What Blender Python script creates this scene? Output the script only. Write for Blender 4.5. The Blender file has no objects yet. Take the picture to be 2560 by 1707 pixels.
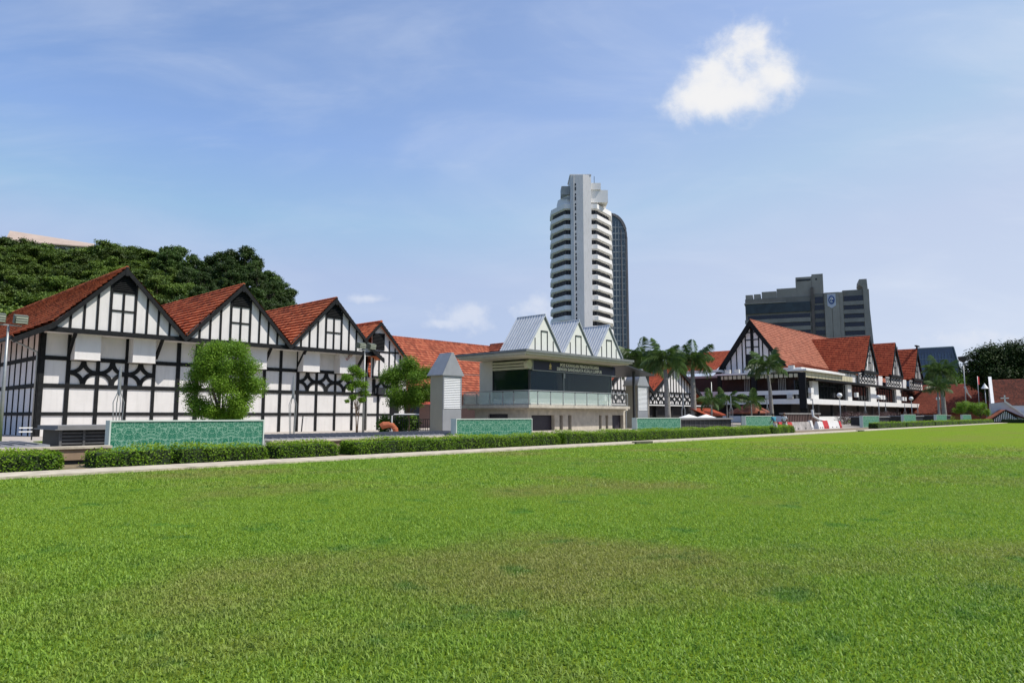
import bpy, math, random
import numpy as np
from mathutils import Vector, Matrix
random.seed(7); RS = np.random.RandomState(7)
S = bpy.context.scene; R = math.radians
# ------------------------------------------------------------------ camera, light, exposure
# world axes: +X runs along the building line, +Y away from the lawn towards the buildings
YAW, PIT, FPX, EYE = R(42.4), R(6.1), 1725.0, 1.65
cd = bpy.data.cameras.new('camera'); cam = bpy.data.objects.new('camera', cd); S.collection.objects.link(cam)
cam.location = (0, 0, EYE); cam.rotation_euler = (R(90) + PIT, 0, YAW - R(90))
cd.sensor_width = 36; cd.lens = FPX / 2560 * 36; cd.clip_start = .1; cd.clip_end = 6000
S.camera = cam
SUN = Vector((.6, -1, 1.7)).normalized()
sl = bpy.data.lights.new('sun', 'SUN'); sl.energy = 5.0; sl.angle = R(.55); sl.color = (1, .945, .86)
so = bpy.data.objects.new('sun', sl); S.collection.objects.link(so); so.rotation_euler = SUN.to_track_quat('Z', 'Y').to_euler()
S.view_settings.view_transform = 'Standard'; S.view_settings.look = 'None'; S.view_settings.gamma = 1
S.view_settings.exposure = 0.0
S.cycles.max_bounces = 6; S.cycles.transparent_max_bounces = 12; S.cycles.caustics_reflective = False; S.cycles.caustics_refractive = False
S.cycles.use_denoising = True

W = bpy.data.worlds.new("World"); S.world = W; W.use_nodes = True
def build_world():
    nt = W.node_tree; N = nt.nodes; L = nt.links; N.clear()
    out = N.new('ShaderNodeOutputWorld'); bg = N.new('ShaderNodeBackground'); L.new(bg.outputs[0], out.inputs[0])
    sky = N.new('ShaderNodeTexSky'); sky.sky_type = 'NISHITA'; sky.sun_disc = False
    sky.sun_elevation = math.asin(SUN.z); sky.sun_rotation = math.atan2(SUN.x, SUN.y)
    sky.air_density = 1.0; sky.dust_density = .6; sky.ozone_density = 1.6; sky.altitude = 50
    bg.inputs['Strength'].default_value = .12
    tc = N.new('ShaderNodeTexCoord')
    def M(op, a, b=None, c=None, clamp=False):
        n = N.new('ShaderNodeMath'); n.operation = op; n.use_clamp = clamp
        for i, v in enumerate((a, b, c)):
            if v is None: continue
            if hasattr(v, 'links'): L.new(v, n.inputs[i])
            else: n.inputs[i].default_value = v
        return n.outputs[0]
    def dot(v):
        n = N.new('ShaderNodeVectorMath'); n.operation = 'DOT_PRODUCT'; L.new(tc.outputs['Generated'], n.inputs[0]); n.inputs[1].default_value = v
        return n.outputs['Value']
    cy, sy, cp, sp = math.cos(YAW), math.sin(YAW), math.cos(PIT), math.sin(PIT)
    fw = dot((cy * cp, sy * cp, sp)); rt = dot((sy, -cy, 0)); up = dot((-cy * sp, -sy * sp, cp))
    fws = M('MAXIMUM', fw, .15)
    a = M('DIVIDE', rt, fws); b = M('DIVIDE', up, fws)          # a point on the sky, fixed in the world
    front = M('GREATER_THAN', fw, .16)
    comb = N.new('ShaderNodeCombineXYZ'); L.new(a, comb.inputs[0]); L.new(b, comb.inputs[1])
    def noise(scale, det=6, rough=.6, dist=0., stretch=None, vec=None, off=0):
        n = N.new('ShaderNodeTexNoise'); n.inputs['Scale'].default_value = scale; n.inputs['Detail'].default_value = det
        n.inputs['Roughness'].default_value = rough; n.inputs['Distortion'].default_value = dist
        v = vec or comb.outputs[0]
        if stretch:
            mp = N.new('ShaderNodeMapping'); mp.inputs['Scale'].default_value = stretch; mp.inputs['Rotation'].default_value = (0, 0, off); L.new(v, mp.inputs['Vector']); v = mp.outputs[0]
        L.new(v, n.inputs['Vector']); return n.outputs['Fac']
    def sstep(v, lo, hi, tmax=1.):
        n = N.new('ShaderNodeMapRange'); n.interpolation_type = 'SMOOTHSTEP'; L.new(v, n.inputs['Value'])
        n.inputs['From Min'].default_value = lo; n.inputs['From Max'].default_value = hi; n.inputs['To Max'].default_value = tmax
        return n.outputs['Result']
    def mix(f, c1, c2):
        n = N.new('ShaderNodeMix'); n.data_type = 'RGBA'
        for s, v in ((0, f), (6, c1), (7, c2)):
            if hasattr(v, 'links'): L.new(v, n.inputs[s])
            else: n.inputs[s].default_value = v
        return n.outputs[2]
    nz = noise(14, 9, .62, .3); nf = noise(40, 6, .6)
    def ell(px, py, rx, ry):
        x = M('DIVIDE', M('SUBTRACT', a, (px - 1280) / FPX), rx / FPX); y = M('DIVIDE', M('SUBTRACT', b, (853.5 - py) / FPX), ry / FPX)
        return M('SUBTRACT', 1, M('SQRT', M('ADD', M('MULTIPLY', x, x), M('MULTIPLY', y, y))))
    def union(l):
        r = l[0]
        for q in l[1:]: r = M('MAXIMUM', r, q)
        return r
    def soft(l):
        r = None
        for q in l:
            v = M('MAXIMUM', M('ADD', q, .35), 0); v = M('MULTIPLY', v, v); r = v if r is None else M('ADD', r, v)
        return r
    big = soft([ell(1835, 92, 86, 76), ell(1785, 172, 112, 82), ell(1800, 250, 160, 84), ell(1735, 245, 100, 74), ell(1905, 108, 80, 96), ell(1952, 190, 92, 74), ell(1860, 240, 120, 84)])
    big = M('SUBTRACT', big, M('MULTIPLY', M('MAXIMUM', ell(1880, 172, 34, 44), 0), .6))
    bden = M('ADD', M('ADD', big, M('MULTIPLY', M('SUBTRACT', nz, .5), 3.4)), M('MULTIPLY', M('SUBTRACT', nf, .5), 1.3))
    ba = M('MULTIPLY', sstep(bden, .12, 2.0, .93), sstep(big, .01, .22))
    small = union([ell(1165, 795, 90, 40), ell(1190, 778, 50, 30), ell(1120, 808, 70, 16), ell(1335, 775, 75, 34), ell(1350, 758, 45, 28), ell(920, 746, 70, 15), ell(2420, 850, 110, 26), ell(2480, 838, 50, 24), ell(2540, 850, 60, 24)])
    sa = sstep(M('ADD', M('ADD', small, M('MULTIPLY', M('SUBTRACT', nf, .5), 1.9)), M('MULTIPLY', M('SUBTRACT', nz, .5), 1.2)), -.05, .95, .95)
    # thin high veil, thicker towards the sun side and the horizon
    v1 = noise(2.2, 7, .55, .6, (1, 3.2, 1), None, .12); v2 = noise(5, 8, .6, .3, (1, 4.5, 1), None, -.25)
    veil = M('MULTIPLY', sstep(v1, .40, .8), .30)
    veil = M('ADD', veil, M('MULTIPLY', sstep(v2, .5, .8), .10))
    side = sstep(a, -.55, .95)
    hor = sstep(b, .42, -.12)
    veil = M('ADD', veil, M('ADD', M('MULTIPLY', side, .30), .07))
    veil = M('ADD', veil, M('MULTIPLY', M('MULTIPLY', hor, M('ADD', M('MULTIPLY', side, .8), .12)), .62), clamp=True)
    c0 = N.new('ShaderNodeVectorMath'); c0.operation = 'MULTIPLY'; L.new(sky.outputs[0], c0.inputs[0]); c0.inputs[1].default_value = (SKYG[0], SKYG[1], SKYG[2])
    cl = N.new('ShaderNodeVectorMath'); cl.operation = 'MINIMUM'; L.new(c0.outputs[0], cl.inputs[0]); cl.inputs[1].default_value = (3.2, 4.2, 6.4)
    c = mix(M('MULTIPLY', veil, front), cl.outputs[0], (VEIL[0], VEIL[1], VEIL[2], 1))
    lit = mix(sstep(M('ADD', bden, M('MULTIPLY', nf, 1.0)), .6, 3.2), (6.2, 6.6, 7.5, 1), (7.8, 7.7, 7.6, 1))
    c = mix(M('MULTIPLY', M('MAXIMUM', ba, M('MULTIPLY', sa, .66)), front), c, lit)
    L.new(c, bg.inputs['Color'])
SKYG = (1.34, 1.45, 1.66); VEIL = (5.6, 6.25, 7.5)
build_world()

# ------------------------------------------------------------------ helpers
def mat(name, col, rough=.7, var=.12, scale=3., metal=0., bump=0., bscale=40., spec=.4, stain=0., col2=None, trans=None, streak=0.):
    m = bpy.data.materials.new(name); m.use_nodes = True; nt = m.node_tree; N = nt.nodes; L = nt.links
    p = N['Principled BSDF']; p.inputs['Roughness'].default_value = rough; p.inputs['Metallic'].default_value = metal
    p.inputs['Specular IOR Level'].default_value = spec
    tc = N.new('ShaderNodeTexCoord')
    n = N.new('ShaderNodeTexNoise'); n.inputs['Scale'].default_value = scale; n.inputs['Detail'].default_value = 8; n.inputs['Roughness'].default_value = .6
    L.new(tc.outputs['Object'], n.inputs['Vector'])
    r = N.new('ShaderNodeValToRGB'); c2 = col2 or tuple(max(0, c * (1 - var)) for c in col)
    r.color_ramp.elements[0].position = .3; r.color_ramp.elements[0].color = (*c2, 1)
    r.color_ramp.elements[1].position = .7; r.color_ramp.elements[1].color = (*[min(1, c * (1 + var * .6)) for c in col], 1)
    L.new(n.outputs['Fac'], r.inputs[0]); c = r.outputs[0]
    if streak:
        mp = N.new('ShaderNodeMapping'); mp.inputs['Scale'].default_value = (1.6, 1.6, .18); L.new(tc.outputs['Object'], mp.inputs[0])
        n2 = N.new('ShaderNodeTexNoise'); n2.inputs['Scale'].default_value = 2.2; n2.inputs['Detail'].default_value = 9; L.new(mp.outputs[0], n2.inputs['Vector'])
        r2 = N.new('ShaderNodeMapRange'); r2.inputs[1].default_value = .5; r2.inputs[2].default_value = .78; r2.inputs[4].default_value = streak; L.new(n2.outputs['Fac'], r2.inputs[0])
        mx = N.new('ShaderNodeMix'); mx.data_type = 'RGBA'; L.new(r2.outputs[0], mx.inputs[0]); L.new(c, mx.inputs[6]); mx.inputs[7].default_value = (*[v * .35 for v in col], 1)
        c = mx.outputs[2]
    L.new(c, p.inputs['Base Color'])
    if bump:
        n3 = N.new('ShaderNodeTexNoise'); n3.inputs['Scale'].default_value = bscale; n3.inputs['Detail'].default_value = 5; L.new(tc.outputs['Object'], n3.inputs['Vector'])
        b = N.new('ShaderNodeBump'); b.inputs['Strength'].default_value = bump; b.inputs['Distance'].default_value = .03; L.new(n3.outputs['Fac'], b.inputs['Height']); L.new(b.outputs[0], p.inputs['Normal'])
    return m
def leaf_mat(name, dark, light, rough=.55, trans=.25, patch=None, pscale=.3, spec=.35, vary=0.):
    m = bpy.data.materials.new(name); m.use_nodes = True; nt = m.node_tree; N = nt.nodes; L = nt.links
    p = N['Principled BSDF']; p.inputs['Roughness'].default_value = rough; p.inputs['Specular IOR Level'].default_value = spec
    at = N.new('ShaderNodeAttribute'); at.attribute_name = 'rnd'
    r = N.new('ShaderNodeValToRGB'); r.color_ramp.elements[0].color = (*dark, 1); r.color_ramp.elements[1].color = (*light, 1)
    L.new(at.outputs['Fac'], r.inputs[0]); c = r.outputs[0]
    if patch:
        tc = N.new('ShaderNodeTexCoord')
        n = N.new('ShaderNodeTexNoise'); n.inputs['Scale'].default_value = pscale; n.inputs['Detail'].default_value = 7; n.inputs['Roughness'].default_value = .62; L.new(tc.outputs['Object'], n.inputs['Vector'])
        vd = N.new('ShaderNodeVectorMath'); vd.operation = 'DISTANCE'; vd.inputs[1].default_value = (5.6, 4.7, 0); L.new(tc.outputs['Object'], vd.inputs[0])
        wr = N.new('ShaderNodeMapRange'); wr.inputs[1].default_value = .3; wr.inputs[2].default_value = 4.4; wr.inputs[3].default_value = .115; wr.inputs[4].default_value = 0; L.new(vd.outputs['Value'], wr.inputs[0])
        wa = N.new('ShaderNodeMath'); L.new(n.outputs['Fac'], wa.inputs[0]); L.new(wr.outputs[0], wa.inputs[1])
        mr = N.new('ShaderNodeMapRange'); mr.interpolation_type = 'SMOOTHSTEP'; mr.inputs[1].default_value = .48; mr.inputs[2].default_value = .66; mr.inputs[4].default_value = .62; L.new(wa.outputs[0], mr.inputs[0])
        mx = N.new('ShaderNodeMix'); mx.data_type = 'RGBA'; L.new(mr.outputs[0], mx.inputs[0]); L.new(c, mx.inputs[6]); mx.inputs[7].default_value = (*patch, 1); c = mx.outputs[2]
        n = N.new('ShaderNodeTexNoise'); n.inputs['Scale'].default_value = pscale * 8; n.inputs['Detail'].default_value = 6; L.new(tc.outputs['Object'], n.inputs['Vector'])
        mr = N.new('ShaderNodeMapRange'); mr.interpolation_type = 'SMOOTHSTEP'; mr.inputs[1].default_value = .58; mr.inputs[2].default_value = .70; mr.inputs[4].default_value = .65; L.new(n.outputs['Fac'], mr.inputs[0])
        mx = N.new('ShaderNodeMix'); mx.data_type = 'RGBA'; L.new(mr.outputs[0], mx.inputs[0]); L.new(c, mx.inputs[6]); mx.inputs[7].default_value = (.07, .20, .028, 1); c = mx.outputs[2]
    oi = N.new('ShaderNodeObjectInfo'); vr = N.new('ShaderNodeMapRange'); vr.inputs[3].default_value = 1 - vary; vr.inputs[4].default_value = 1 + vary; L.new(oi.outputs['Random'], vr.inputs[0])
    sc = N.new('ShaderNodeVectorMath'); sc.operation = 'SCALE'; L.new(c, sc.inputs[0]); L.new(vr.outputs[0], sc.inputs['Scale']); c = sc.outputs[0]
    L.new(c, p.inputs['Base Color'])
    if trans:
        t = N.new('ShaderNodeBsdfTranslucent'); L.new(c, t.inputs['Color']); a = N.new('ShaderNodeMixShader'); a.inputs[0].default_value = trans
        L.new(p.outputs[0], a.inputs[1]); L.new(t.outputs[0], a.inputs[2]); L.new(a.outputs[0], N['Material Output'].inputs[0])
    return m
def tile_mat(name, c1, c2, c3, moss=.3):
    """clay tile: uv = (metres along the course, course number)"""
    m = bpy.data.materials.new(name); m.use_nodes = True; nt = m.node_tree; N = nt.nodes; L = nt.links
    p = N['Principled BSDF']; p.inputs['Roughness'].default_value = .85; p.inputs['Specular IOR Level'].default_value = .2
    uv = N.new('ShaderNodeUVMap'); uv.uv_map = 'UVMap'
    sep = N.new('ShaderNodeSeparateXYZ'); L.new(uv.outputs[0], sep.inputs[0])
    def M(op, a, b):
        n = N.new('ShaderNodeMath'); n.operation = op
        for i, v in enumerate((a, b)):
            if hasattr(v, 'links'): L.new(v, n.inputs[i])
            else: n.inputs[i].default_value = v
        return n.outputs[0]
    row = M('FLOOR', sep.outputs[1], 0); u = M('ADD', M('MULTIPLY', sep.outputs[0], 4.2), M('MULTIPLY', row, .5)); ui = M('FLOOR', u, 0)
    cb = N.new('ShaderNodeCombineXYZ'); L.new(ui, cb.inputs[0]); L.new(row, cb.inputs[1])
    wn = N.new('ShaderNodeTexWhiteNoise'); wn.noise_dimensions = '2D'; L.new(cb.outputs[0], wn.inputs['Vector'])
    r = N.new('ShaderNodeValToRGB'); e = r.color_ramp.elements; e[0].color = (*c1, 1); e[1].color = (*c3, 1); e[1].position = 1; k = e.new(.45); k.color = (*c2, 1)
    L.new(wn.outputs['Value'], r.inputs[0])
    tc = N.new('ShaderNodeTexCoord')
    n = N.new('ShaderNodeTexNoise'); n.inputs['Scale'].default_value = .55; n.inputs['Detail'].default_value = 9; n.inputs['Roughness'].default_value = .7; L.new(tc.outputs['Object'], n.inputs['Vector'])
    mr = N.new('ShaderNodeMapRange'); mr.inputs[1].default_value = .48; mr.inputs[2].default_value = .72; mr.inputs[4].default_value = moss; L.new(n.outputs['Fac'], mr.inputs[0])
    mx = N.new('ShaderNodeMix'); mx.data_type = 'RGBA'; L.new(mr.outputs[0], mx.inputs[0]); L.new(r.outputs[0], mx.inputs[6]); mx.inputs[7].default_value = (c1[0] * .45, c1[1] * .55, c1[2] * .6, 1)
    L.new(mx.outputs[2], p.inputs['Base Color'])
    f = M('SUBTRACT', u, ui); g = M('ABSOLUTE', M('SUBTRACT', f, .5), 0)
    b = N.new('ShaderNodeBump'); b.inputs['Strength'].default_value = .7; b.inputs['Distance'].default_value = .04; L.new(g, b.inputs['Height']); L.new(b.outputs[0], p.inputs['Normal'])
    return m
def glass_mat(name, col, rough=.06, spec=.8):
    m = mat(name, col, rough, .15, 1.2, spec=spec); return m

class MB:
    def __init__(s): s.v = []; s.f = []; s.uv = {}
    def face(s, pts, uv=None):
        i = len(s.v); s.v += [tuple(p) for p in pts]; s.f.append(tuple(range(i, i + len(pts))))
        if uv: s.uv[len(s.f) - 1] = uv
    def box(s, x0, x1, y0, y1, z0, z1):
        i = len(s.v); s.v += [(x, y, z) for z in (z0, z1) for y in (y0, y1) for x in (x0, x1)]
        for f in ((0, 2, 3, 1), (4, 5, 7, 6), (0, 1, 5, 4), (2, 6, 7, 3), (0, 4, 6, 2), (1, 3, 7, 5)): s.f.append(tuple(i + k for k in f))
        return s
    def prism(s, poly, vec):
        """poly: 3-D polygon, extruded by vec"""
        n = len(poly); i = len(s.v); s.v += [tuple(p) for p in poly] + [tuple(p[k] + vec[k] for k in range(3)) for p in poly]
        s.f.append(tuple(range(i, i + n))); s.f.append(tuple(range(i + 2 * n - 1, i + n - 1, -1)))
        for k in range(n): s.f.append((i + k, i + n + k, i + n + (k + 1) % n, i + (k + 1) % n))
        return s
    def bar(s, a, b, w, h=None, up=(0, 0, 1)):
        a = Vector(a); b = Vector(b); d = (b - a).normalized(); u = Vector(up)
        if abs(d.dot(u)) > .98: u = Vector((0, 1, 0))
        x = d.cross(u).normalized(); y = x.cross(d).normalized(); h = h or w
        q = [a + x * (w / 2 * i) + y * (h / 2 * j) for i, j in ((-1, -1), (1, -1), (1, 1), (-1, 1))]
        return s.prism(q, b - a)
    def tube(s, pts, rad, seg=8, cap=True):
        rings = []; n = len(pts)
        if not hasattr(rad, '__len__'): rad = [rad] * n
        P = [Vector(p) for p in pts]
        for k in range(n):
            d = (P[min(n - 1, k + 1)] - P[max(0, k - 1)]).normalized()
            u = Vector((0, 0, 1)) if abs(d.z) < .9 else Vector((1, 0, 0))
            x = d.cross(u).normalized(); y = x.cross(d)
            i = len(s.v); rings.append(i)
            s.v += [tuple(P[k] + (x * math.cos(t) + y * math.sin(t)) * rad[k]) for t in (2 * math.pi * j / seg for j in range(seg))]
        for k in range(n - 1):
            for j in range(seg): s.f.append((rings[k] + j, rings[k] + (j + 1) % seg, rings[k + 1] + (j + 1) % seg, rings[k + 1] + j))
        if cap: s.f.append(tuple(rings[0] + j for j in range(seg))[::-1]); s.f.append(tuple(rings[-1] + j for j in range(seg)))
        return s
    def lathe(s, c, prof, seg=16):
        return s.tube([(c[0], c[1], c[2] + z) for r, z in prof], [max(r, .001) for r, z in prof], seg)
COL = S.collection; ORG = {}
def link(name, me, m, parent, off):
    o = bpy.data.objects.new(name, me); COL.objects.link(o)
    if m is not None and not me.materials: me.materials.append(m)
    if parent is not None:
        o.parent = parent; ORG[o.name] = off
    else: ORG[o.name] = Vector((0, 0, 0))
    return o
def obj(name, mb, m, parent=None, smooth=False, label=None):
    off = ORG.get(parent.name, Vector((0, 0, 0))) if parent is not None else Vector((0, 0, 0))
    me = bpy.data.meshes.new(name)
    v = mb.v if off.length == 0 else [(p[0] - off.x, p[1] - off.y, p[2] - off.z) for p in mb.v]
    me.from_pydata(v, [], mb.f); me.update()
    if mb.uv:
        uvl = me.uv_layers.new(name='UVMap')
        for fi, uv in mb.uv.items():
            for k, li in enumerate(me.polygons[fi].loop_indices): uvl.data[li].uv = uv[k]
    if smooth: me.polygons.foreach_set('use_smooth', [True] * len(me.polygons))
    o = link(name, me, m, parent, off)
    if label: o['label'] = label
    return o
def tag(o, label, cat, group=None, kind=None):
    if label: o['label'] = label
    if cat: o['category'] = cat
    if group: o['group'] = group
    if kind: o['kind'] = kind
    return o
def thing(name, label, cat, loc=(0, 0, 0), group=None, local=False):
    """Empty at the thing's base; part meshes are given in world coordinates unless local"""
    o = bpy.data.objects.new(name, None); COL.objects.link(o); o.location = loc; o.empty_display_size = .3
    ORG[o.name] = Vector((0, 0, 0)) if local else Vector(loc)
    return tag(o, label, cat, group)
def struct(name, mb, m): o = obj(name, mb, m); o['kind'] = 'structure'; return o
def copy_tree(o, parent=None):
    c = o.copy(); COL.objects.link(c)
    if parent is not None: c.parent = parent
    for ch in list(o.children): copy_tree(ch, c)
    return c
def np_mesh(name, V, Fc, rnd, m, parent=None, smooth=False):
    """V (n,3), Fc (k,4|3) arrays, rnd per vertex"""
    me = bpy.data.meshes.new(name); n = len(V); k, w = Fc.shape
    off = ORG.get(parent.name, Vector((0, 0, 0))) if parent is not None else Vector((0, 0, 0))
    V = V - np.array(off)
    me.vertices.add(n); me.vertices.foreach_set('co', V.astype('f4').ravel())
    me.loops.add(k * w); me.loops.foreach_set('vertex_index', Fc.astype('i4').ravel())
    me.polygons.add(k); me.polygons.foreach_set('loop_start', np.arange(0, k * w, w, dtype='i4'))
    if smooth: me.polygons.foreach_set('use_smooth', np.ones(k, dtype=bool))
    me.update(calc_edges=True)
    at = me.attributes.new('rnd', 'FLOAT', 'POINT'); at.data.foreach_set('value', rnd.astype('f4'))
    return link(name, me, m, parent, off)
def leaves(P, size, upb=.6, aspect=.55, jit=.35, rs=RS, nrm=None):
    """one rhombic leaf per point"""
    n = len(P); nr = rs.normal(size=(n, 3)); nr[:, 2] = np.abs(nr[:, 2]) + upb
    if nrm is not None: nr += nrm * 1.2
    nr /= np.linalg.norm(nr, axis=1)[:, None]
    t = rs.normal(size=(n, 3)); t -= nr * (t * nr).sum(1)[:, None]; t /= np.linalg.norm(t, axis=1)[:, None]
    b = np.cross(nr, t); s = size * (1 + rs.uniform(-jit, jit, n))[:, None]
    V = np.stack([P - t * s * .5, P + b * s * aspect * .5, P + t * s * .5, P - b * s * aspect * .5], 1).reshape(-1, 3)
    return V, np.arange(n * 4).reshape(-1, 4)
def wedge(*a): pass
def pix(x, y, D):
    """a point at horizontal depth D in front of the camera's spot, used while surveying the place"""
    rx = (x - 1280) / FPX; uy = (853.5 - y) / FPX
    f = math.cos(PIT) - uy * math.sin(PIT); z = math.sin(PIT) + uy * math.cos(PIT); t = D / f
    return Vector(((f * math.cos(YAW) + rx * math.sin(YAW)) * t, (f * math.sin(YAW) - rx * math.cos(YAW)) * t, z * t + EYE))

# ------------------------------------------------------------------ materials
white_wall = mat('white_plaster', (.70, .675, .65), .85, .07, .8, bump=.15, streak=.2)
shade_wall = mat('shade_tone_plaster', (.73, .70, .68), .85, .08, .8, bump=.15, streak=.2)  # copy of the white plaster, its colour set for walls in shade
timber = mat('black_timber', (.013, .014, .015), .7, .5, 6, bump=.3, spec=.18)
dark_metal = mat('dark_metal', (.03, .032, .035), .5, .3, 4)
tile_red = tile_mat('red_clay_tile', (.17, .048, .024), (.42, .115, .048), (.58, .19, .085), .55)
tile_orange = tile_mat('orange_clay_tile', (.21, .070, .042), (.32, .11, .066), (.41, .16, .10), .5)
tile_club = tile_mat('club_clay_tile', (.25, .05, .025), (.36, .075, .035), (.45, .11, .05), .4)
tile_brown = tile_mat('weathered_brown_tile', (.07, .025, .018), (.12, .036, .024), (.17, .05, .03), .6)
concrete = mat('beige_concrete', (.50, .45, .37), .9, .22, 2.5, bump=.3, streak=.3)
kerb_m = mat('kerb_concrete', (.50, .44, .34), .9, .35, 2.2, bump=.4, bscale=14)
grey_conc = mat('grey_concrete', (.22, .21, .20), .9, .25, 1.2, streak=.3, bump=.2)
brown_conc = mat('brown_concrete', (.30, .21, .14), .9, .25, 1.5, streak=.25, bump=.2)
zinc = mat('zinc_sheet', (.33, .335, .34), .42, .12, 1.5, metal=.35, spec=.4)
louvre_m = mat('pale_louvre', (.66, .67, .67), .5, .05, 2)
beige_panel = mat('beige_panel', (.33, .31, .235), .7, .08, 1.2)
dark_glass = glass_mat('dark_glass', (.012, .014, .016), .08, .4)
green_glass = glass_mat('green_tinted_glass', (.012, .028, .026), .1, .28)
white_paint = mat('white_paint', (.78, .77, .74), .6, .05, 1)
steel = mat('galvanised_steel', (.34, .35, .35), .45, .15, 5, metal=.5)
lamp_glass = mat('lamp_glass', (.33, .35, .27), .2, .1, 4)
bark = mat('bark', (.14, .10, .07), .9, .4, 6, bump=.6, bscale=12)
palm_bark = mat('palm_bark', (.27, .25, .22), .9, .25, 4, bump=.4, bscale=8)
terracotta = mat('terracotta_paint', (.42, .12, .05), .6, .15, 3)
navy = mat('navy_board', (.008, .008, .035), .4, .1, 1)
letter_m = mat('letter_white', (.75, .74, .7), .5, .03, 3)
gold = mat('gold_crest', (.65, .5, .22), .5, .2, 12)

# ------------------------------------------------------------------ setting
def sheet(name, x0, x1, y0, y1, z, m, th=0):
    b = MB()
    if th: b.box(x0, x1, y0, y1, z - th, z)
    else: b.face([(x0, y0, z), (x1, y0, z), (x1, y1, z), (x0, y1, z)])
    return struct(name, b, m)
sheet('ground', -3000, 3500, -3000, 3500, -.06, mat('far_ground', (.10, .12, .06), .95, .3, .05))
def lawn_mat():
    m = leaf_mat('lawn_turf', (.145, .22, .018), (.145, .22, .018), .9, 0, (.175, .18, .045), .16, spec=.02)
    nt = m.node_tree; N = nt.nodes; L = nt.links; p = N['Principled BSDF']
    src = p.inputs['Base Color'].links[0].from_socket
    tc = N.new('ShaderNodeTexCoord'); n = N.new('ShaderNodeTexNoise'); n.inputs['Scale'].default_value = 9; n.inputs['Detail'].default_value = 10; n.inputs['Roughness'].default_value = .75
    L.new(tc.outputs['Object'], n.inputs['Vector'])
    mr = N.new('ShaderNodeMapRange'); mr.inputs[1].default_value = .3; mr.inputs[2].default_value = .7; mr.inputs[3].default_value = .62; mr.inputs[4].default_value = 1.35; L.new(n.outputs['Fac'], mr.inputs[0])
    vm = N.new('ShaderNodeVectorMath'); vm.operation = 'SCALE'; L.new(src, vm.inputs[0]); L.new(mr.outputs[0], vm.inputs['Scale']); L.new(vm.outputs[0], p.inputs['Base Color'])
    b = N.new('ShaderNodeBump'); b.inputs['Strength'].default_value = .8; b.inputs['Distance'].default_value = .05; L.new(n.outputs['Fac'], b.inputs['Height']); L.new(b.outputs[0], p.inputs['Normal'])
    return m
sheet('lawn', -120, 181, -150, 21.9, 0, lawn_mat())
sheet('kerb_strip', -60, 181, 21.9, 23.5, .07, kerb_m, .2)
sheet('planting_bed', -60, 181, 23.5, 26.4, .03, mat('bed_soil', (.22, .17, .10), .95, .5, 1.6, bump=.6), .1)
sheet('plaza_paving', -60, 61.5, 26.7, 95, .35, mat('plaza_paving_stone', (.42, .375, .33), .9, .25, 1), .3)
sheet('forecourt_paving', 61.5, 330, 26.4, 130, .1, mat('forecourt_stone', (.30, .26, .22), .9, .25, 1), .12)
sheet('back_paving', -60, 61.5, 95.001, 130, .1, mat('service_road', (.06, .06, .06), .9, .25, 1), .1)
b = MB()
for x0, x1, y in ((9.4, 24, 37.2), (-20, 9, 36), (26, 30, 39), (31.9, 35.8, 37.5)): b.box(x0, x1, y, y + 3.2, .36, .39)
struct('grass_verge', b, lawn_mat())
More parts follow.
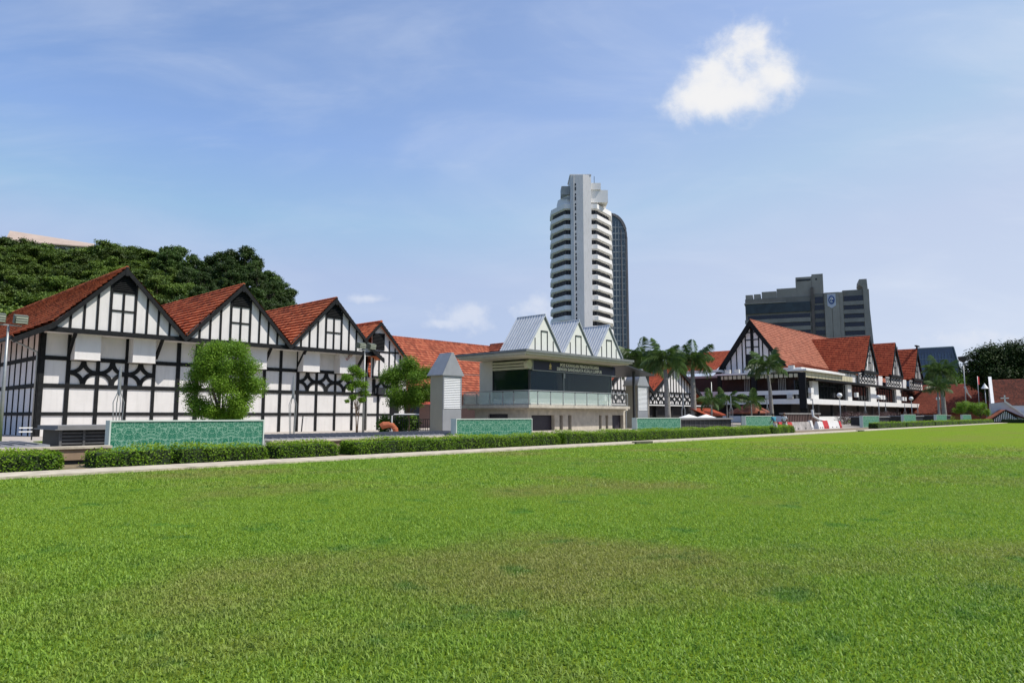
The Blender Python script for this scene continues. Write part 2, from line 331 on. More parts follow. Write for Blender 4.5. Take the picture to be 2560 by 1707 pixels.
# grass blades of the lawn near the visitor
def grass():
    zones = ((3.2, 12, 3400, .0085, .038, True), (7.5, 16, 1500, .012, .040, False), (16, 27, 430, .024, .06, False), (27, 48, 130, .045, .055, False))
    Vs = []; Fs = []; Rn = []; base = 0
    for d0, d1, dens, w, h, fine in zones:
        area = .86 * (d1 * d1 - d0 * d0); n = int(area * dens)
        d = np.sqrt(RS.uniform(d0 * d0, d1 * d1, n)); t = RS.uniform(-.86, .86, n)
        x = d * math.cos(YAW) + d * t * math.sin(YAW); y = d * math.sin(YAW) - d * t * math.cos(YAW)
        k = y < 21.85; x = x[k]; y = y[k]; n = len(x)
        # tufts: pull blades towards cell centres
        a = RS.uniform(0, 2 * math.pi, n); lean = RS.uniform(.3, 1.25, n); hh = h * RS.uniform(.5, 1.25, n)
        clump = .5 + .5 * np.sin(x * 3.1 + 2 * np.sin(y * 1.7)) * np.sin(y * 2.7 + 1.5 * np.sin(x * 2.1)); hh *= .72 + .5 * clump
        ww = w * RS.uniform(.6, 1.3, n)
        dx, dy = np.cos(a), np.sin(a); sx, sy = -dy, dx
        P = np.stack([x, y, np.zeros(n)], 1); sd = np.stack([sx, sy, np.zeros(n)], 1) * (ww / 2)[:, None]
        fwd = np.stack([dx, dy, np.zeros(n)], 1); L = (hh / np.cos(np.minimum(lean, 1.1)) * .75)
        tip = P + fwd * (np.sin(lean) * L)[:, None]; tip[:, 2] = hh * (.55 + .45 * np.cos(lean))
        r = np.clip(RS.beta(2, 2.5, n), 0, 1)
        if fine: k = RS.uniform(0, 1, n) < np.clip((12 - np.hypot(x, y)) / 4.5, 0, 1); sd[~k] = 0
        if d0 == 7.5: k = RS.uniform(0, 1, n) < np.clip((np.hypot(x, y) - 7.5) / 4.5, 0, 1); sd[~k] = 0
        if d0 >= 27: k = RS.uniform(0, 1, n) < np.clip((48 - np.hypot(x, y)) / 18, 0, 1); sd[~k] = 0
        if fine:
            mid = P + fwd * (np.sin(lean) * L * .4)[:, None]; mid[:, 2] = tip[:, 2] * .72
            V = np.stack([P - sd, P + sd, mid + sd, tip, mid - sd], 1).reshape(-1, 3); m = 5
            q = np.arange(n)[:, None] * 5 + base
            Fs.append(np.concatenate([q + [0, 1, 2, 4], q + [4, 2, 3, 3]], 0))
        else:
            V = np.stack([P - sd, P + sd, tip], 1).reshape(-1, 3); m = 3
            q = np.arange(n)[:, None] * 3 + base
            Fs.append(q + [0, 1, 2, 2])
        Vs.append(V); Rn.append(np.repeat(r, m)); base += len(V)
    V = np.concatenate(Vs); F = np.concatenate(Fs); rn = np.concatenate(Rn)
    tri = F[:, 2] == F[:, 3]
    me = bpy.data.meshes.new('grass_blades'); me.vertices.add(len(V)); me.vertices.foreach_set('co', V.astype('f4').ravel())
    Q = F[~tri]; T = F[tri][:, :3]; nl = Q.size + T.size
    me.loops.add(nl); me.loops.foreach_set('vertex_index', np.concatenate([Q.ravel(), T.ravel()]).astype('i4'))
    me.polygons.add(len(Q) + len(T)); me.polygons.foreach_set('loop_start', np.concatenate([np.arange(len(Q)) * 4, len(Q) * 4 + np.arange(len(T)) * 3]).astype('i4'))
    me.update(calc_edges=True); at = me.attributes.new('rnd', 'FLOAT', 'POINT'); at.data.foreach_set('value', rn.astype('f4'))
    m = leaf_mat('grass_blade', (.108, .21, .018), (.36, .545, .068), .5, .4, (.33, .285, .10), .16, spec=.3)
    o = link('grass_blades', me, m, None, None); tag(o, 'short green lawn grass with a few dry brown patches', 'grass', None, 'stuff')
grass()
# the wooded hill on the left
def sil(px):
    return np.interp(px, [-400, 0, 40, 120, 200, 235, 330, 450, 505, 560, 620, 640, 690, 755, 800, 900, 2400], [560, 580, 592, 604, 622, 600, 607, 622, 648, 632, 622, 645, 692, 752, 830, 1000, 1030])
def azpx(x, y):
    D = x * math.cos(YAW) + y * math.sin(YAW); r = x * math.sin(YAW) - y * math.cos(YAW)
    return (1280 + FPX * r / max(D, 1) if D > 1 else -3000), D
def hillz(x, y):
    px, D = azpx(x, y)
    if D < 60: return 0
    zt = (pix(0, float(sil(px)), 185).z) - 15
    k = min(1, max(0, (D - 92) / 80)); k = k * k * (3 - 2 * k)
    if D > 210: k *= max(.3, 1 - (D - 210) / 250)
    return max(0, zt) * k
hb = MB(); nx, ny = 46, 40; gx = np.linspace(-330, 210, nx); gy = np.linspace(70, 460, ny)
hb.v = [(x, y, hillz(x, y) - .3) for y in gy for x in gx]; hb.f = [(j * nx + i, j * nx + i + 1, (j + 1) * nx + i + 1, (j + 1) * nx + i) for j in range(ny - 1) for i in range(nx - 1)]
o = struct('hill', hb, mat('hill_undergrowth', (.035, .06, .015), .95, .5, .15, bump=.5)); o.data.polygons.foreach_set('use_smooth', [True] * len(o.data.polygons))

# ------------------------------------------------------------------ vegetation
leafy = leaf_mat('leaf_mid_green', (.04, .11, .010), (.18, .31, .03), .5, .35, spec=.2)
leafy_tree = leaf_mat('leaf_bright_green', (.06, .15, .014), (.26, .42, .04), .5, .4, spec=.2)
leafy_dark = leaf_mat('leaf_dark_green', (.018, .045, .008), (.085, .145, .024), .55, .2, vary=.35)
leafy_rain = leaf_mat('leaf_rain_tree', (.032, .072, .009), (.175, .25, .034), .55, .22, vary=.38)
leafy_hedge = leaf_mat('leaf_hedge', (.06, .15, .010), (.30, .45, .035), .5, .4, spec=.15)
leafy_red = leaf_mat('leaf_dark_red', (.03, .015, .012), (.10, .035, .03), .5, .15)
leafy_deep = leaf_mat('leaf_deep_green', (.010, .026, .006), (.045, .08, .014), .6, .15, spec=.15)
core_m = mat('hedge_twigs', (.02, .035, .01), .95, .4, 5)
def blob_points(blobs, n, rs, shell=.55):
    """points in the outer shell of ellipsoids; blobs: (cx,cy,cz,rx,ry,rz)"""
    w = np.array([b[3] * b[4] + b[3] * b[5] for b in blobs]); idx = rs.choice(len(blobs), n, p=w / w.sum()); B = np.array(blobs)[idx]
    d = rs.normal(size=(n, 3)); d /= np.linalg.norm(d, axis=1)[:, None]; r = (shell + (1 - shell) * rs.uniform(0, 1, n)) ** .8
    r = r * (1 + .19 * rs.normal(size=n))
    return B[:, :3] + d * r[:, None] * B[:, 3:6], d, idx
def tree_parts(t, H, trunk_h, tr, blobs, n, leaf, lm, limbs=True, seed=1, shell=.5, upb=.5, stems=1):
    rs = np.random.RandomState(seed)
    b = MB(); c = Vector((0, 0, 0))
    for sdx in range(stems):
        ox = 0 if stems == 1 else (sdx - (stems - 1) / 2) * .16
        b.tube([(ox * .3, 0, 0), (ox + .03 * H * rs.normal() * .3, 0, trunk_h * .5), (ox * 1.6, .0, trunk_h), (ox * 2, 0, H * .72)], [tr, tr * .8, tr * .62, tr * .2], 8)
    if limbs:
        for bl in blobs[:14]:
            z0 = trunk_h * rs.uniform(.75, 1.15)
            m = Vector((bl[0] * .45, bl[1] * .45, (z0 + bl[2]) * .5 - .04 * H))
            b.tube([(0, 0, z0), m, (bl[0] * .9, bl[1] * .9, bl[2])], [tr * .5, tr * .3, tr * .08], 6)
    o = obj('trunk', b, bark, t, True)
    P, d, idx = blob_points(blobs, n, rs, shell)
    V, F = leaves(P, leaf, upb, rs=rs, nrm=d * .5)
    hue = rs.uniform(.1, .9, len(blobs))[idx]; r = np.clip(.5 * hue + .5 * rs.beta(2, 2, n), 0, 1)
    np_mesh('crown', V, F, np.repeat(r, 4), lm, t)
def rnd_blobs(n, R_, Hc, z0, rs, flat=.6, br=.35):
    out = []
    for i in range(n):
        a = i * 2.4 + rs.uniform(-.4, .4); k = math.sqrt((i + .5) / n); zz = rs.uniform(-1, 1)
        kk = math.sqrt(max(0, 1 - zz * zz)) * k ** .5
        out.append((math.cos(a) * R_ * kk * .78, math.sin(a) * R_ * kk * .78, z0 + zz * Hc * .75, R_ * br * rs.uniform(.75, 1.25), R_ * br * rs.uniform(.75, 1.25), R_ * br * flat * rs.uniform(.75, 1.25)))
    return out
# three trees in front of the hall
t = thing('round_tree', 'bushy round-headed green tree behind the nearest green wall panel', 'tree', (18.25, 39.3, .38), local=True)
rs = np.random.RandomState(3)
tree_parts(t, 5.3, 1.0, .09, rnd_blobs(58, 2.5, 2.85, 3.15, rs, .9, .25), 72000, .10, leafy_tree, True, 4, .3)
t = thing('slender_tree', 'slender sparse young tree beside the floodlight pole', 'tree', (27.05, 38.6, .38), local=True)
bl = [(-.3, .1, 4.3, .45, .45, .3), (.15, 0, 4.0, .4, .4, .35), (-.75, .1, 3.75, .42, .4, .25), (.45, 0, 3.3, .38, .38, .3), (-.15, -.1, 3.35, .36, .36, .3), (.55, .1, 2.75, .42, .4, .28), (-.35, 0, 2.45, .3, .3, .2), (.35, 0, 2.3, .3, .3, .2), (-.55, 0, 3.1, .3, .3, .25), (-.8, 0, 2.2, .18, .18, .14)]
tree_parts(t, 4.2, 1.6, .05, bl, 9000, .10, leafy_tree, True, 5, .2, stems=2)
t = thing('leafy_tree', 'dense dark green tree standing left of the metal vent tower', 'tree', (31.9, 39.2, .38), local=True)
rs = np.random.RandomState(6)
bl = rnd_blobs(34, 2.2, 1.9, 3.6, rs, .8, .32) + [(-1.2, .3, 2.2, .6, .6, .4), (-.7, 0, 1.9, .5, .5, .35), (.9, -.2, 2.5, .5, .5, .4)]
tree_parts(t, 5.2, 1.3, .07, bl, 34000, .11, leafy, True, 7, .3)
t = thing('edge_tree', 'green tree crown showing at the left end of the hall', 'tree', (4.55, 37.4, .38), local=True)
rs = np.random.RandomState(8)
tree_parts(t, 4.5, 1.3, .07, rnd_blobs(18, 1.3, 1.2, 3.4, rs, .8, .34), 18000, .10, leafy_tree, True, 9, .35)

# trees on the hill: four kinds, copied
def hill_proto(kind, seed):
    rs = np.random.RandomState(seed)
    t = thing('hill_tree', None, None, (0, 0, 0), local=True)
    if kind == 'rain':
        bl = []
        for i in range(34):
            a = rs.uniform(0, 6.28); k = math.sqrt(rs.uniform(0, 1)) * 6.4; z = 12.9 - (k / 6.4) ** 2 * 6 + rs.uniform(-3.0, 1.3)
            bl.append((math.cos(a) * k, math.sin(a) * k, z, rs.uniform(1.0, 2.4), rs.uniform(1.0, 2.4), rs.uniform(.7, 1.5)))
        tree_parts(t, 15, 6, .35, bl, 16000, .5, leafy_rain, True, seed, .2, .8)
    else:
        tree_parts(t, 15, 5, .32, rnd_blobs(44, 5.4, 6.0, 9.6, rs, .9, .21), 16000, .42, leafy_dark, True, seed, .35, .5)
    return t
protos = [hill_proto('rain', 21), hill_proto('rain', 22), hill_proto('dense', 23), hill_proto('dense', 24)]
used = [False] * 4
rows = [(188, 0, 34), (172, 26, 34), (156, 48, 36), (140, 84, 40), (125, 125, 44), (112, 160, 50)]
n_h = 0
names_at = [('left end of the hill', -200, 120), ('left half of the hill', 120, 330), ('middle of the hill', 330, 470), ('right half of the hill', 470, 620), ('right foot of the hill', 620, 900)]
for ri, (D, dy, step) in enumerate(rows):
    px = -90 + ri * 13; n_r = 0
    while px < 745:
        x = px + random.uniform(-14, 14); yt = float(sil(x)) + dy + random.uniform(-5, 7) + (random.uniform(-18, 16) if dy else 0)
        edge = x > 640
        if yt < 905 and not (edge and dy > 60 and yt > 800):
            p = pix(x, yt, D); hz = hillz(p.x, p.y); kind = (0 if random.random() < .5 else 1) if x < 395 or (x < 480 and ri > 1 and random.random() < .5) else (2 if random.random() < .5 else 3)
            hgt = p.z - hz; s = max(.62, min(1.45, hgt / 14.8))
            o = protos[kind] if not used[kind] else copy_tree(protos[kind]); used[kind] = True
            o.location = (p.x, p.y, p.z - 14.8 * s); o.scale = (s * random.uniform(.7, 1.2),) * 2 + (s,); o.rotation_euler[2] = random.uniform(0, 6.28)
            w = next((nm for nm, a, b2 in names_at if a <= x < b2), 'hill')
            ordn = ('first', 'second', 'third', 'fourth', 'fifth', 'sixth', 'seventh', 'eighth', 'ninth', 'tenth', 'eleventh', 'twelfth', 'thirteenth', 'fourteenth', 'fifteenth', 'sixteenth', 'seventeenth', 'eighteenth', 'nineteenth', 'twentieth', 'twenty-first', 'twenty-second', 'twenty-third', 'twenty-fourth', 'twenty-fifth', 'twenty-sixth', 'twenty-seventh', 'twenty-eighth', 'twenty-ninth', 'thirtieth')[n_r % 30]; n_r += 1
            rowt = ('on the skyline', 'just below the skyline', 'in the upper slope', 'halfway up', 'on the lower slope', 'low behind the hall roof')[ri]
            tag(o, ('flat layered green tree ' if kind < 2 else 'dense dark green tree ') + rowt + ', ' + ordn + ' from the left there', 'tree', 'trees covering the hill'); n_h += 1
        px += step
# building on top of the hill
def hilltop():
    A = pix(28, 566, 205); B = pix(225, 606, 215)
    t = thing('hilltop_building', 'long building with pale pinkish roof on top of the wooded hill', 'building', (A.x, A.y, 35))
    d = (B - A); d.z = 0; L = d.length; d.normalize(); nrm = Vector((-d.y, d.x, 0))
    def P(s, n, z): q = A + d * s + nrm * n; return (q.x, q.y, z)
    b = MB()
    b.prism([P(0, 0, A.z - 8), P(L, 0, A.z - 8), P(L, 0, B.z - 1.6), P(0, 0, A.z - 4.6)], nrm * 14)
    obj('wall', b, white_wall, t)
    b = MB(); b.prism([P(-1, -1.5, A.z - 5), P(L + 1, -1.5, B.z - 1.9), P(L + 1, 6, B.z + .6), P(-1, 6, A.z - .4)], (0, 0, .35))
    b.prism([P(-1, 6, A.z - .4), P(L + 1, 6, B.z + .6), P(L + 1, 14, B.z - 2), P(-1, 14, A.z - 3)], (0, 0, .35))
    obj('roof', b, mat('pale_pink_roof', (.42, .33, .27), .8, .12, .4), t)
    b = MB()
    for k in range(7): b.prism([P(L * (k + .3) / 7, -.08, A.z - 7.4 + k * .2), P(L * (k + .8) / 7, -.08, A.z - 7.4 + k * .2), P(L * (k + .8) / 7, -.08, A.z - 5.8 + k * .2), P(L * (k + .3) / 7, -.08, A.z - 5.8 + k * .2)], nrm * -.03)
    obj('window_band', b, dark_glass, t)
hilltop()

# hedges in front of the low wall
def hedge(x0, x1, label, ztop=.66, y0=23.95, y1=25.3, dens=1100, leaf=.07, z0=.03, lm=None, name='clipped_hedge', cat='hedge', group='clipped hedges along the kerb'):
    t = thing(name, label, cat, ((x0 + x1) / 2, (y0 + y1) / 2, z0), group)
    L = x1 - x0; n = int(dens * L); rs = np.random.RandomState(int(abs(x0) * 10) % 9999)
    i = .14
    b = MB().box(x0 + i, x1 - i, y0 + i, y1 - i, z0, ztop - i); obj('twig_core', b, core_m, t)
    W_, H_ = y1 - y0, ztop - z0
    # surface points on top, front, back, ends, rounded and wavy
    side = rs.choice(5, n, p=[.42, .36, .10, .06, .06]); u = rs.uniform(0, 1, n); v = rs.uniform(0, 1, n)
    P = np.zeros((n, 3)); Nn = np.zeros((n, 3))
    P[:, 0] = x0 + u * L
    top = side == 0; P[top, 1] = y0 + v[top] * W_; P[top, 2] = ztop; Nn[top, 2] = 1
    fr = side == 1; P[fr, 1] = y0; P[fr, 2] = z0 + v[fr] * H_; Nn[fr, 1] = -1
    bk = side == 2; P[bk, 1] = y1; P[bk, 2] = z0 + v[bk] * H_; Nn[bk, 1] = 1
    for q, xx, sg in ((3, x0, -1), (4, x1, 1)):
        e = side == q; P[e, 0] = xx; P[e, 1] = y0 + u[e] * W_; P[e, 2] = z0 + v[e] * H_; Nn[e, 0] = sg
    cx = (x0 + x1) / 2; cyy = (y0 + y1) / 2; zc = z0 + H_ * .5
    # round the corners a little
    ex = np.clip((np.abs(P[:, 0] - cx) - (L / 2 - .3)) / .3, 0, 1); ey = np.clip((np.abs(P[:, 1] - cyy) - (W_ / 2 - .25)) / .25, 0, 1); ez = np.clip((P[:, 2] - (ztop - .25)) / .25, 0, 1)
    k = .10 * (ex * ey + ex * ez + ey * ez)
    P[:, 0] -= np.sign(P[:, 0] - cx) * k * ex; P[:, 1] -= np.sign(P[:, 1] - cyy) * k * ey * 1.2; P[:, 2] -= k * ez
    wav = .05 * np.sin(P[:, 0] * 1.3 + x0 * 2) + .035 * np.sin(P[:, 0] * 2.9 + x0) + .025 * np.sin(P[:, 0] * 5.3 + P[:, 1] * 3) + .02 * np.sin(P[:, 0] * 11)
    P[:, 2] += wav * (P[:, 2] - z0) / H_; P[:, 1] += wav * (side == 1)
    P += rs.normal(size=(n, 3)) * .03 - Nn * (rs.uniform(0, 1, n) ** 2 * .14)[:, None]
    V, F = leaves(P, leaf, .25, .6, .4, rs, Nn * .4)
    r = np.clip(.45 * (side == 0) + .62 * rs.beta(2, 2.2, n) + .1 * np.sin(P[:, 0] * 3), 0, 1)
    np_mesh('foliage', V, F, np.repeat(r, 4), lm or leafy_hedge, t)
hl = [(-6, 6.45, 'low clipped hedge at the left edge, before the first gap', .60), (7.15, 9.65, 'clipped hedge just right of the gap, below the left half of the nearest green panel', .62),
      (9.72, 13.05, 'clipped hedge under the right half of the nearest green panel', .62), (13.3, 16.1, 'short clipped hedge right of the nearest green panel', .62),
      (16.7, 30.35, 'long clipped hedge below the second green panel', .66), (30.6, 59.5, 'longest clipped hedge in front of the control post and third panel', .72),
      (60, 65.2, 'short bright hedge beside the two people', .74)]
for x0, x1, lb, zt in hl: hedge(x0, x1, lb, zt)
far = [(92.2, 105.4, 'far clipped hedge beginning right of the red and white barrier'), (105.9, 123, 'second far clipped hedge, in front of the small sixth panel'), (123.5, 141.3, 'third far clipped hedge, below the seventh panel'), (142, 163, 'fourth far clipped hedge, near the smallest panel'), (163.8, 178.6, 'last clipped hedge at the far corner of the lawn')]
for x0, x1, lb in far: hedge(x0, x1, lb, .80, 23.95, 25.3, 150, .11)
hedge(181.5, 183.2, 'dark hedge across the far end of the lawn', .9, -60, 23, 2600, .16, 0, leafy_dark, group=None)
hedge(190, 200, 'low dark hedge in front of the church', 1.5, -40, 25, 500, .25, 0, leafy_dark, group=None)

# ------------------------------------------------------------------ low walls, grilles and green panels
def panel_mat():
    m = bpy.data.materials.new('green_arabesque_tile'); m.use_nodes = True; nt = m.node_tree; N = nt.nodes; L = nt.links; p = N['Principled BSDF']
    p.inputs['Roughness'].default_value = .45; p.inputs['Specular IOR Level'].default_value = .2
    tc = N.new('ShaderNodeTexCoord'); sep = N.new('ShaderNodeSeparateXYZ'); L.new(tc.outputs['Object'], sep.inputs[0])
    def M(op, a, b=0.):
        n = N.new('ShaderNodeMath'); n.operation = op
        for i, v in enumerate((a, b)):
            if hasattr(v, 'links'): L.new(v, n.inputs[i])
            else: n.inputs[i].default_value = v
        return n.outputs[0]
    pp = M('PINGPONG', sep.outputs[0], .75)
    cb = N.new('ShaderNodeCombineXYZ'); L.new(pp, cb.inputs[0]); L.new(sep.outputs[2], cb.inputs[1])
    n1 = N.new('ShaderNodeTexNoise'); n1.inputs['Scale'].default_value = 2.2; n1.inputs['Distortion'].default_value = 3; n1.inputs['Detail'].default_value = 2; L.new(cb.outputs[0], n1.inputs['Vector'])
    vo = N.new('ShaderNodeTexVoronoi'); vo.feature = 'DISTANCE_TO_EDGE'; vo.inputs['Scale'].default_value = 6; 
    mx0 = N.new('ShaderNodeMix'); mx0.data_type = 'RGBA'; mx0.inputs[0].default_value = .12; L.new(cb.outputs[0], mx0.inputs[6]); L.new(n1.outputs['Color'], mx0.inputs[7]); L.new(mx0.outputs[2], vo.inputs['Vector'])
    w = M('LESS_THAN', vo.outputs['Distance'], .05)
    s = M('ABSOLUTE', M('SINE', M('MULTIPLY', n1.outputs['Fac'], 42))); s2 = M('GREATER_THAN', s, .93)
    d = M('MULTIPLY', M('MAXIMUM', w, s2), .75)
    mx = N.new('ShaderNodeMix'); mx.data_type = 'RGBA'; L.new(d, mx.inputs[0]); mx.inputs[6].default_value = (.006, .15, .082, 1); mx.inputs[7].default_value = (.30, .48, .36, 1)
    dk = M('MULTIPLY', M('LESS_THAN', s, .25), .7)
    mx2 = N.new('ShaderNodeMix'); mx2.data_type = 'RGBA'; L.new(dk, mx2.inputs[0]); L.new(mx.outputs[2], mx2.inputs[6]); mx2.inputs[7].default_value = (.004, .06, .04, 1)
    L.new(mx2.outputs[2], p.inputs['Base Color']); return m
pm = panel_mat(); frame_m = mat('pale_green_frame', (.55, .62, .55), .5, .05, 2)
pans = [(8.5, 14.3, 'nearest and widest green patterned wall panel, below the round tree'), (25.1, 31.25, 'green patterned panel in front of the control post and vent tower'), (42.7, 49.05, 'green patterned panel right of the control post'),
        (61, 67.4, 'green patterned panel beside the person in teal'), (96.4, 103.8, 'green patterned panel right of the bent white pipe'), (117, 124.3, 'second of the four far green panels'),
        (139, 147.4, 'third of the four far green panels'), (162.6, 171.6, 'smallest green panel at the far end')]
for x0, x1, lb in pans:
    t = thing('patterned_panel', lb, 'wall panel', ((x0 + x1) / 2, 27, .1), 'green patterned panels along the lawn')
    zt = 1.47 if x1 < 60 else (1.6 if x1 < 110 else 1.78); zb = .08
    b = MB().box(x0 + .05, x1 - .05, 26.93, 27.3, zb, zt - .05); obj('tiled_face', b, pm, t)
    b = MB(); b.box(x0, x0 + .05, 26.9, 27.32, zb, zt); b.box(x1 - .05, x1, 26.9, 27.32, zb, zt); b.box(x0 + .05, x1 - .05, 26.9, 27.32, zt - .05, zt); obj('frame', b, frame_m, t)
def low_wall(x0, x1, label, zt=.62):
    t = thing('low_wall', label, 'low wall', ((x0 + x1) / 2, 26.5, 0), 'low walls behind the hedges')
    b = MB().box(x0, x1, 26.42, 26.72, .17, zt - .08); obj('wall', b, brown_conc, t)
    b = MB().box(x0, x1, 26.34, 26.9, zt - .08, zt); obj('coping', b, kerb_m, t)
    b = MB().box(x0, x1, 26.5, 26.7, .0, .17); obj('plinth_gap', b, dark_metal, t)
low_wall(-8, 8.45, 'low brown wall at the left, behind the first hedge'); low_wall(14.35, 25.05, 'low brown wall between the first and second green panels')
low_wall(31.3, 42.65, 'low wall in front of the control post'); low_wall(49.1, 60.9, 'low wall between the third and fourth green panels', .6)
grille_m = mat('grey_grille_deck', (.17, .17, .18), .7, .35, 9, bump=.4, bscale=20)
def grille(x0, x1, y0, y1, label, z0=.36, z1=.66):
    b = MB().prism([(x0, y0, z0), (x1, y0, z0), (x1, y0, z1 - .14), (x0, y0, z1 - .14)], (0, .01, 0))
    b = MB(); b.prism([(x0, y0, z0), (x0, y0 + .25, z1), (x0, y1, z1 + .03), (x0, y1, z0)], (x1 - x0, 0, 0))
    k = x0 + .2
    while k < x1 - .2: b.box(k, k + .05, y0 + .3, y1 - .1, z1 + .002, z1 + .045); k += .35
    o = obj('ventilation_deck', b, grille_m); tag(o, label, 'ventilation deck', 'grey ventilation decks behind the wall')
grille(-8, 6.9, 27.3, 31.5, 'grey slatted ventilation deck at the left, below the hall corner'); grille(14.5, 29.6, 27.3, 33, 'long grey ventilation deck in front of the hall')
def skylight(x0, x1, y0, y1, z1, label, z0=.3):
    t = thing('low_shelter', label, 'shelter', ((x0 + x1) / 2, (y0 + y1) / 2, z0), 'low louvred shelters between the panels')
    b = MB().box(x0 + .15, x1 - .15, y0 + .2, y1 - .2, z0, z1 - .16); obj('body', b, mat('shelter_dark', (.028, .026, .025), .6, .4, 2), t)
    b = MB(); b.box(x0, x1, y0, y1, z1 - .13, z1); b.box(x0 - .1, x1 + .1, y0 - .1, y1 + .1, z1 - .16, z1 - .125); obj('roof', b, mat('shelter_roof', (.20, .195, .19), .6, .15, 2), t)
    b = MB(); n = max(3, int((x1 - x0) / .9))
    for k in range(n + 1): x = x0 + .15 + (x1 - x0 - .3) * k / n; b.box(x - .04, x + .04, y0 + .14, y0 + .2, z0, z1 - .16)
    for z in np.arange(z0 + .15, z1 - .25, .13): b.box(x0 + .2, x1 - .2, y0 + .16, y0 + .2, z, z + .05)
    obj('louvre', b, mat('shelter_louvre', (.09, .09, .09), .6, .3, 3), t)
skylight(7.6, 10.2, 29.5, 32.2, 1.27, 'low dark shelter with grey roof left of the nearest green panel')
skylight(53.8, 64, 29.5, 33, 1.42, 'low louvred shelter left of the fourth green panel', .2)
skylight(106.2, 115.5, 28.5, 31.5, 1.5, 'low shelter between the fifth and sixth green panels', .2); skylight(126, 137.5, 28.5, 31.5, 1.6, 'low shelter between the sixth and seventh green panels', .2); skylight(149.5, 160.5, 28.5, 31.5, 1.7, 'low shelter between the last two green panels', .2)

# ------------------------------------------------------------------ roofs and half-timber work
def slope(b, e0, e1, r1, r0, gauge=.34, lift=.05, th=.12):
    """tiled slope in stepped courses; e0,e1 eave ends, r1,r0 ridge ends (same order); adds to b with uv (metres, course)"""
    e0, e1, r1, r0 = map(Vector, (e0, e1, r1, r0)); nv = (e1 - e0).cross(r0 - e0) if (r0 - e0).length > .01 else (e1 - e0).cross(r1 - e0)
    nv.normalize()
    if nv.z < 0: nv = -nv
    n = max(2, int(round(max((r0 - e0).length, (r1 - e1).length) / gauge))); ax = (e1 - e0); ax = ax.normalized() if ax.length > .01 else (r1 - r0).normalized()
    for k in range(n):
        a, c = k / n, (k + 1) / n
        p0 = e0.lerp(r0, a); p1 = e1.lerp(r1, a); q1 = e1.lerp(r1, c); q0 = e0.lerp(r0, c)
        P0 = p0 + nv * lift; P1 = p1 + nv * lift; Q0 = q0 + nv * .004; Q1 = q1 + nv * .004
        u = lambda p: (p - e0).dot(ax)
        b.face([P0, P1, Q1, Q0], [(u(P0), k + .02), (u(P1), k + .02), (u(Q1), k + .98), (u(Q0), k + .98)])
        b.face([p0 - nv * .01, p1 - nv * .01, P1, P0], [(u(P0), k + .02), (u(P1), k + .02), (u(P1), k + .05), (u(P0), k + .05)])
    # underside
    b.face([e0 - nv * th, r0 - nv * th, r1 - nv * th, e1 - nv * th], [(0, 0)] * 4)
    b.face([e0, e0 - nv * th, e1 - nv * th, e1], [(0, 0)] * 4)
def ridge_cap(b, a, c, r=.12):
    a = Vector(a); c = Vector(c); n = max(1, int((c - a).length / .4))
    for k in range(n):
        p = a.lerp(c, k / n); q = a.lerp(c, (k + 1) / n); i = len(b.f); b.tube([p, q + (q - p) * .05], [r * 1.08, r * .92], 7)
        for fi in range(i, len(b.f)): b.uv[fi] = [(k * .3, 50 + k)] * len(b.f[fi])
def quatrefoil(b, x0, x1, z0, z1, y, r1=.40, r2=.565, d=.06):
    """black arcs round each cell corner, leaving a pointed star in the middle"""
    w = x1 - x0; h = z1 - z0; a = min(w, h); r1 *= a; r2 *= a; sx = w / a; sz = h / a
    for q0, (cx, cz, t0) in enumerate(((x0, z0, 0), (x1, z0, 90), (x1, z1, 180), (x0, z1, 270))):
        n = 8; dd = d + q0 * .0025
        for k in range(n):
            t = [R(t0 + 90 * (k + i) / n) for i in (0, 1)]
            q = [(cx + r * math.cos(tt) * sx, y, cz + r * math.sin(tt) * sz) for r, tt in ((r1, t[0]), (r2, t[0]), (r2, t[1]), (r1, t[1]))]
            b.prism(q, (0, -dd, 0))
def gable_timber(b, xc, zb, za, half, y, studs, bw=.13, d=.06, win=True, vent_z=None, slope_t=1.0, wallw=None):
    for x in studs:
        zt = za - abs(x - xc) * slope_t - .25
        if vent_z and abs(x - xc) < .8: zt = vent_z
        if zt > zb + .05: b.box(x - bw / 2, x + bw / 2, y - d, y, zb, zt)
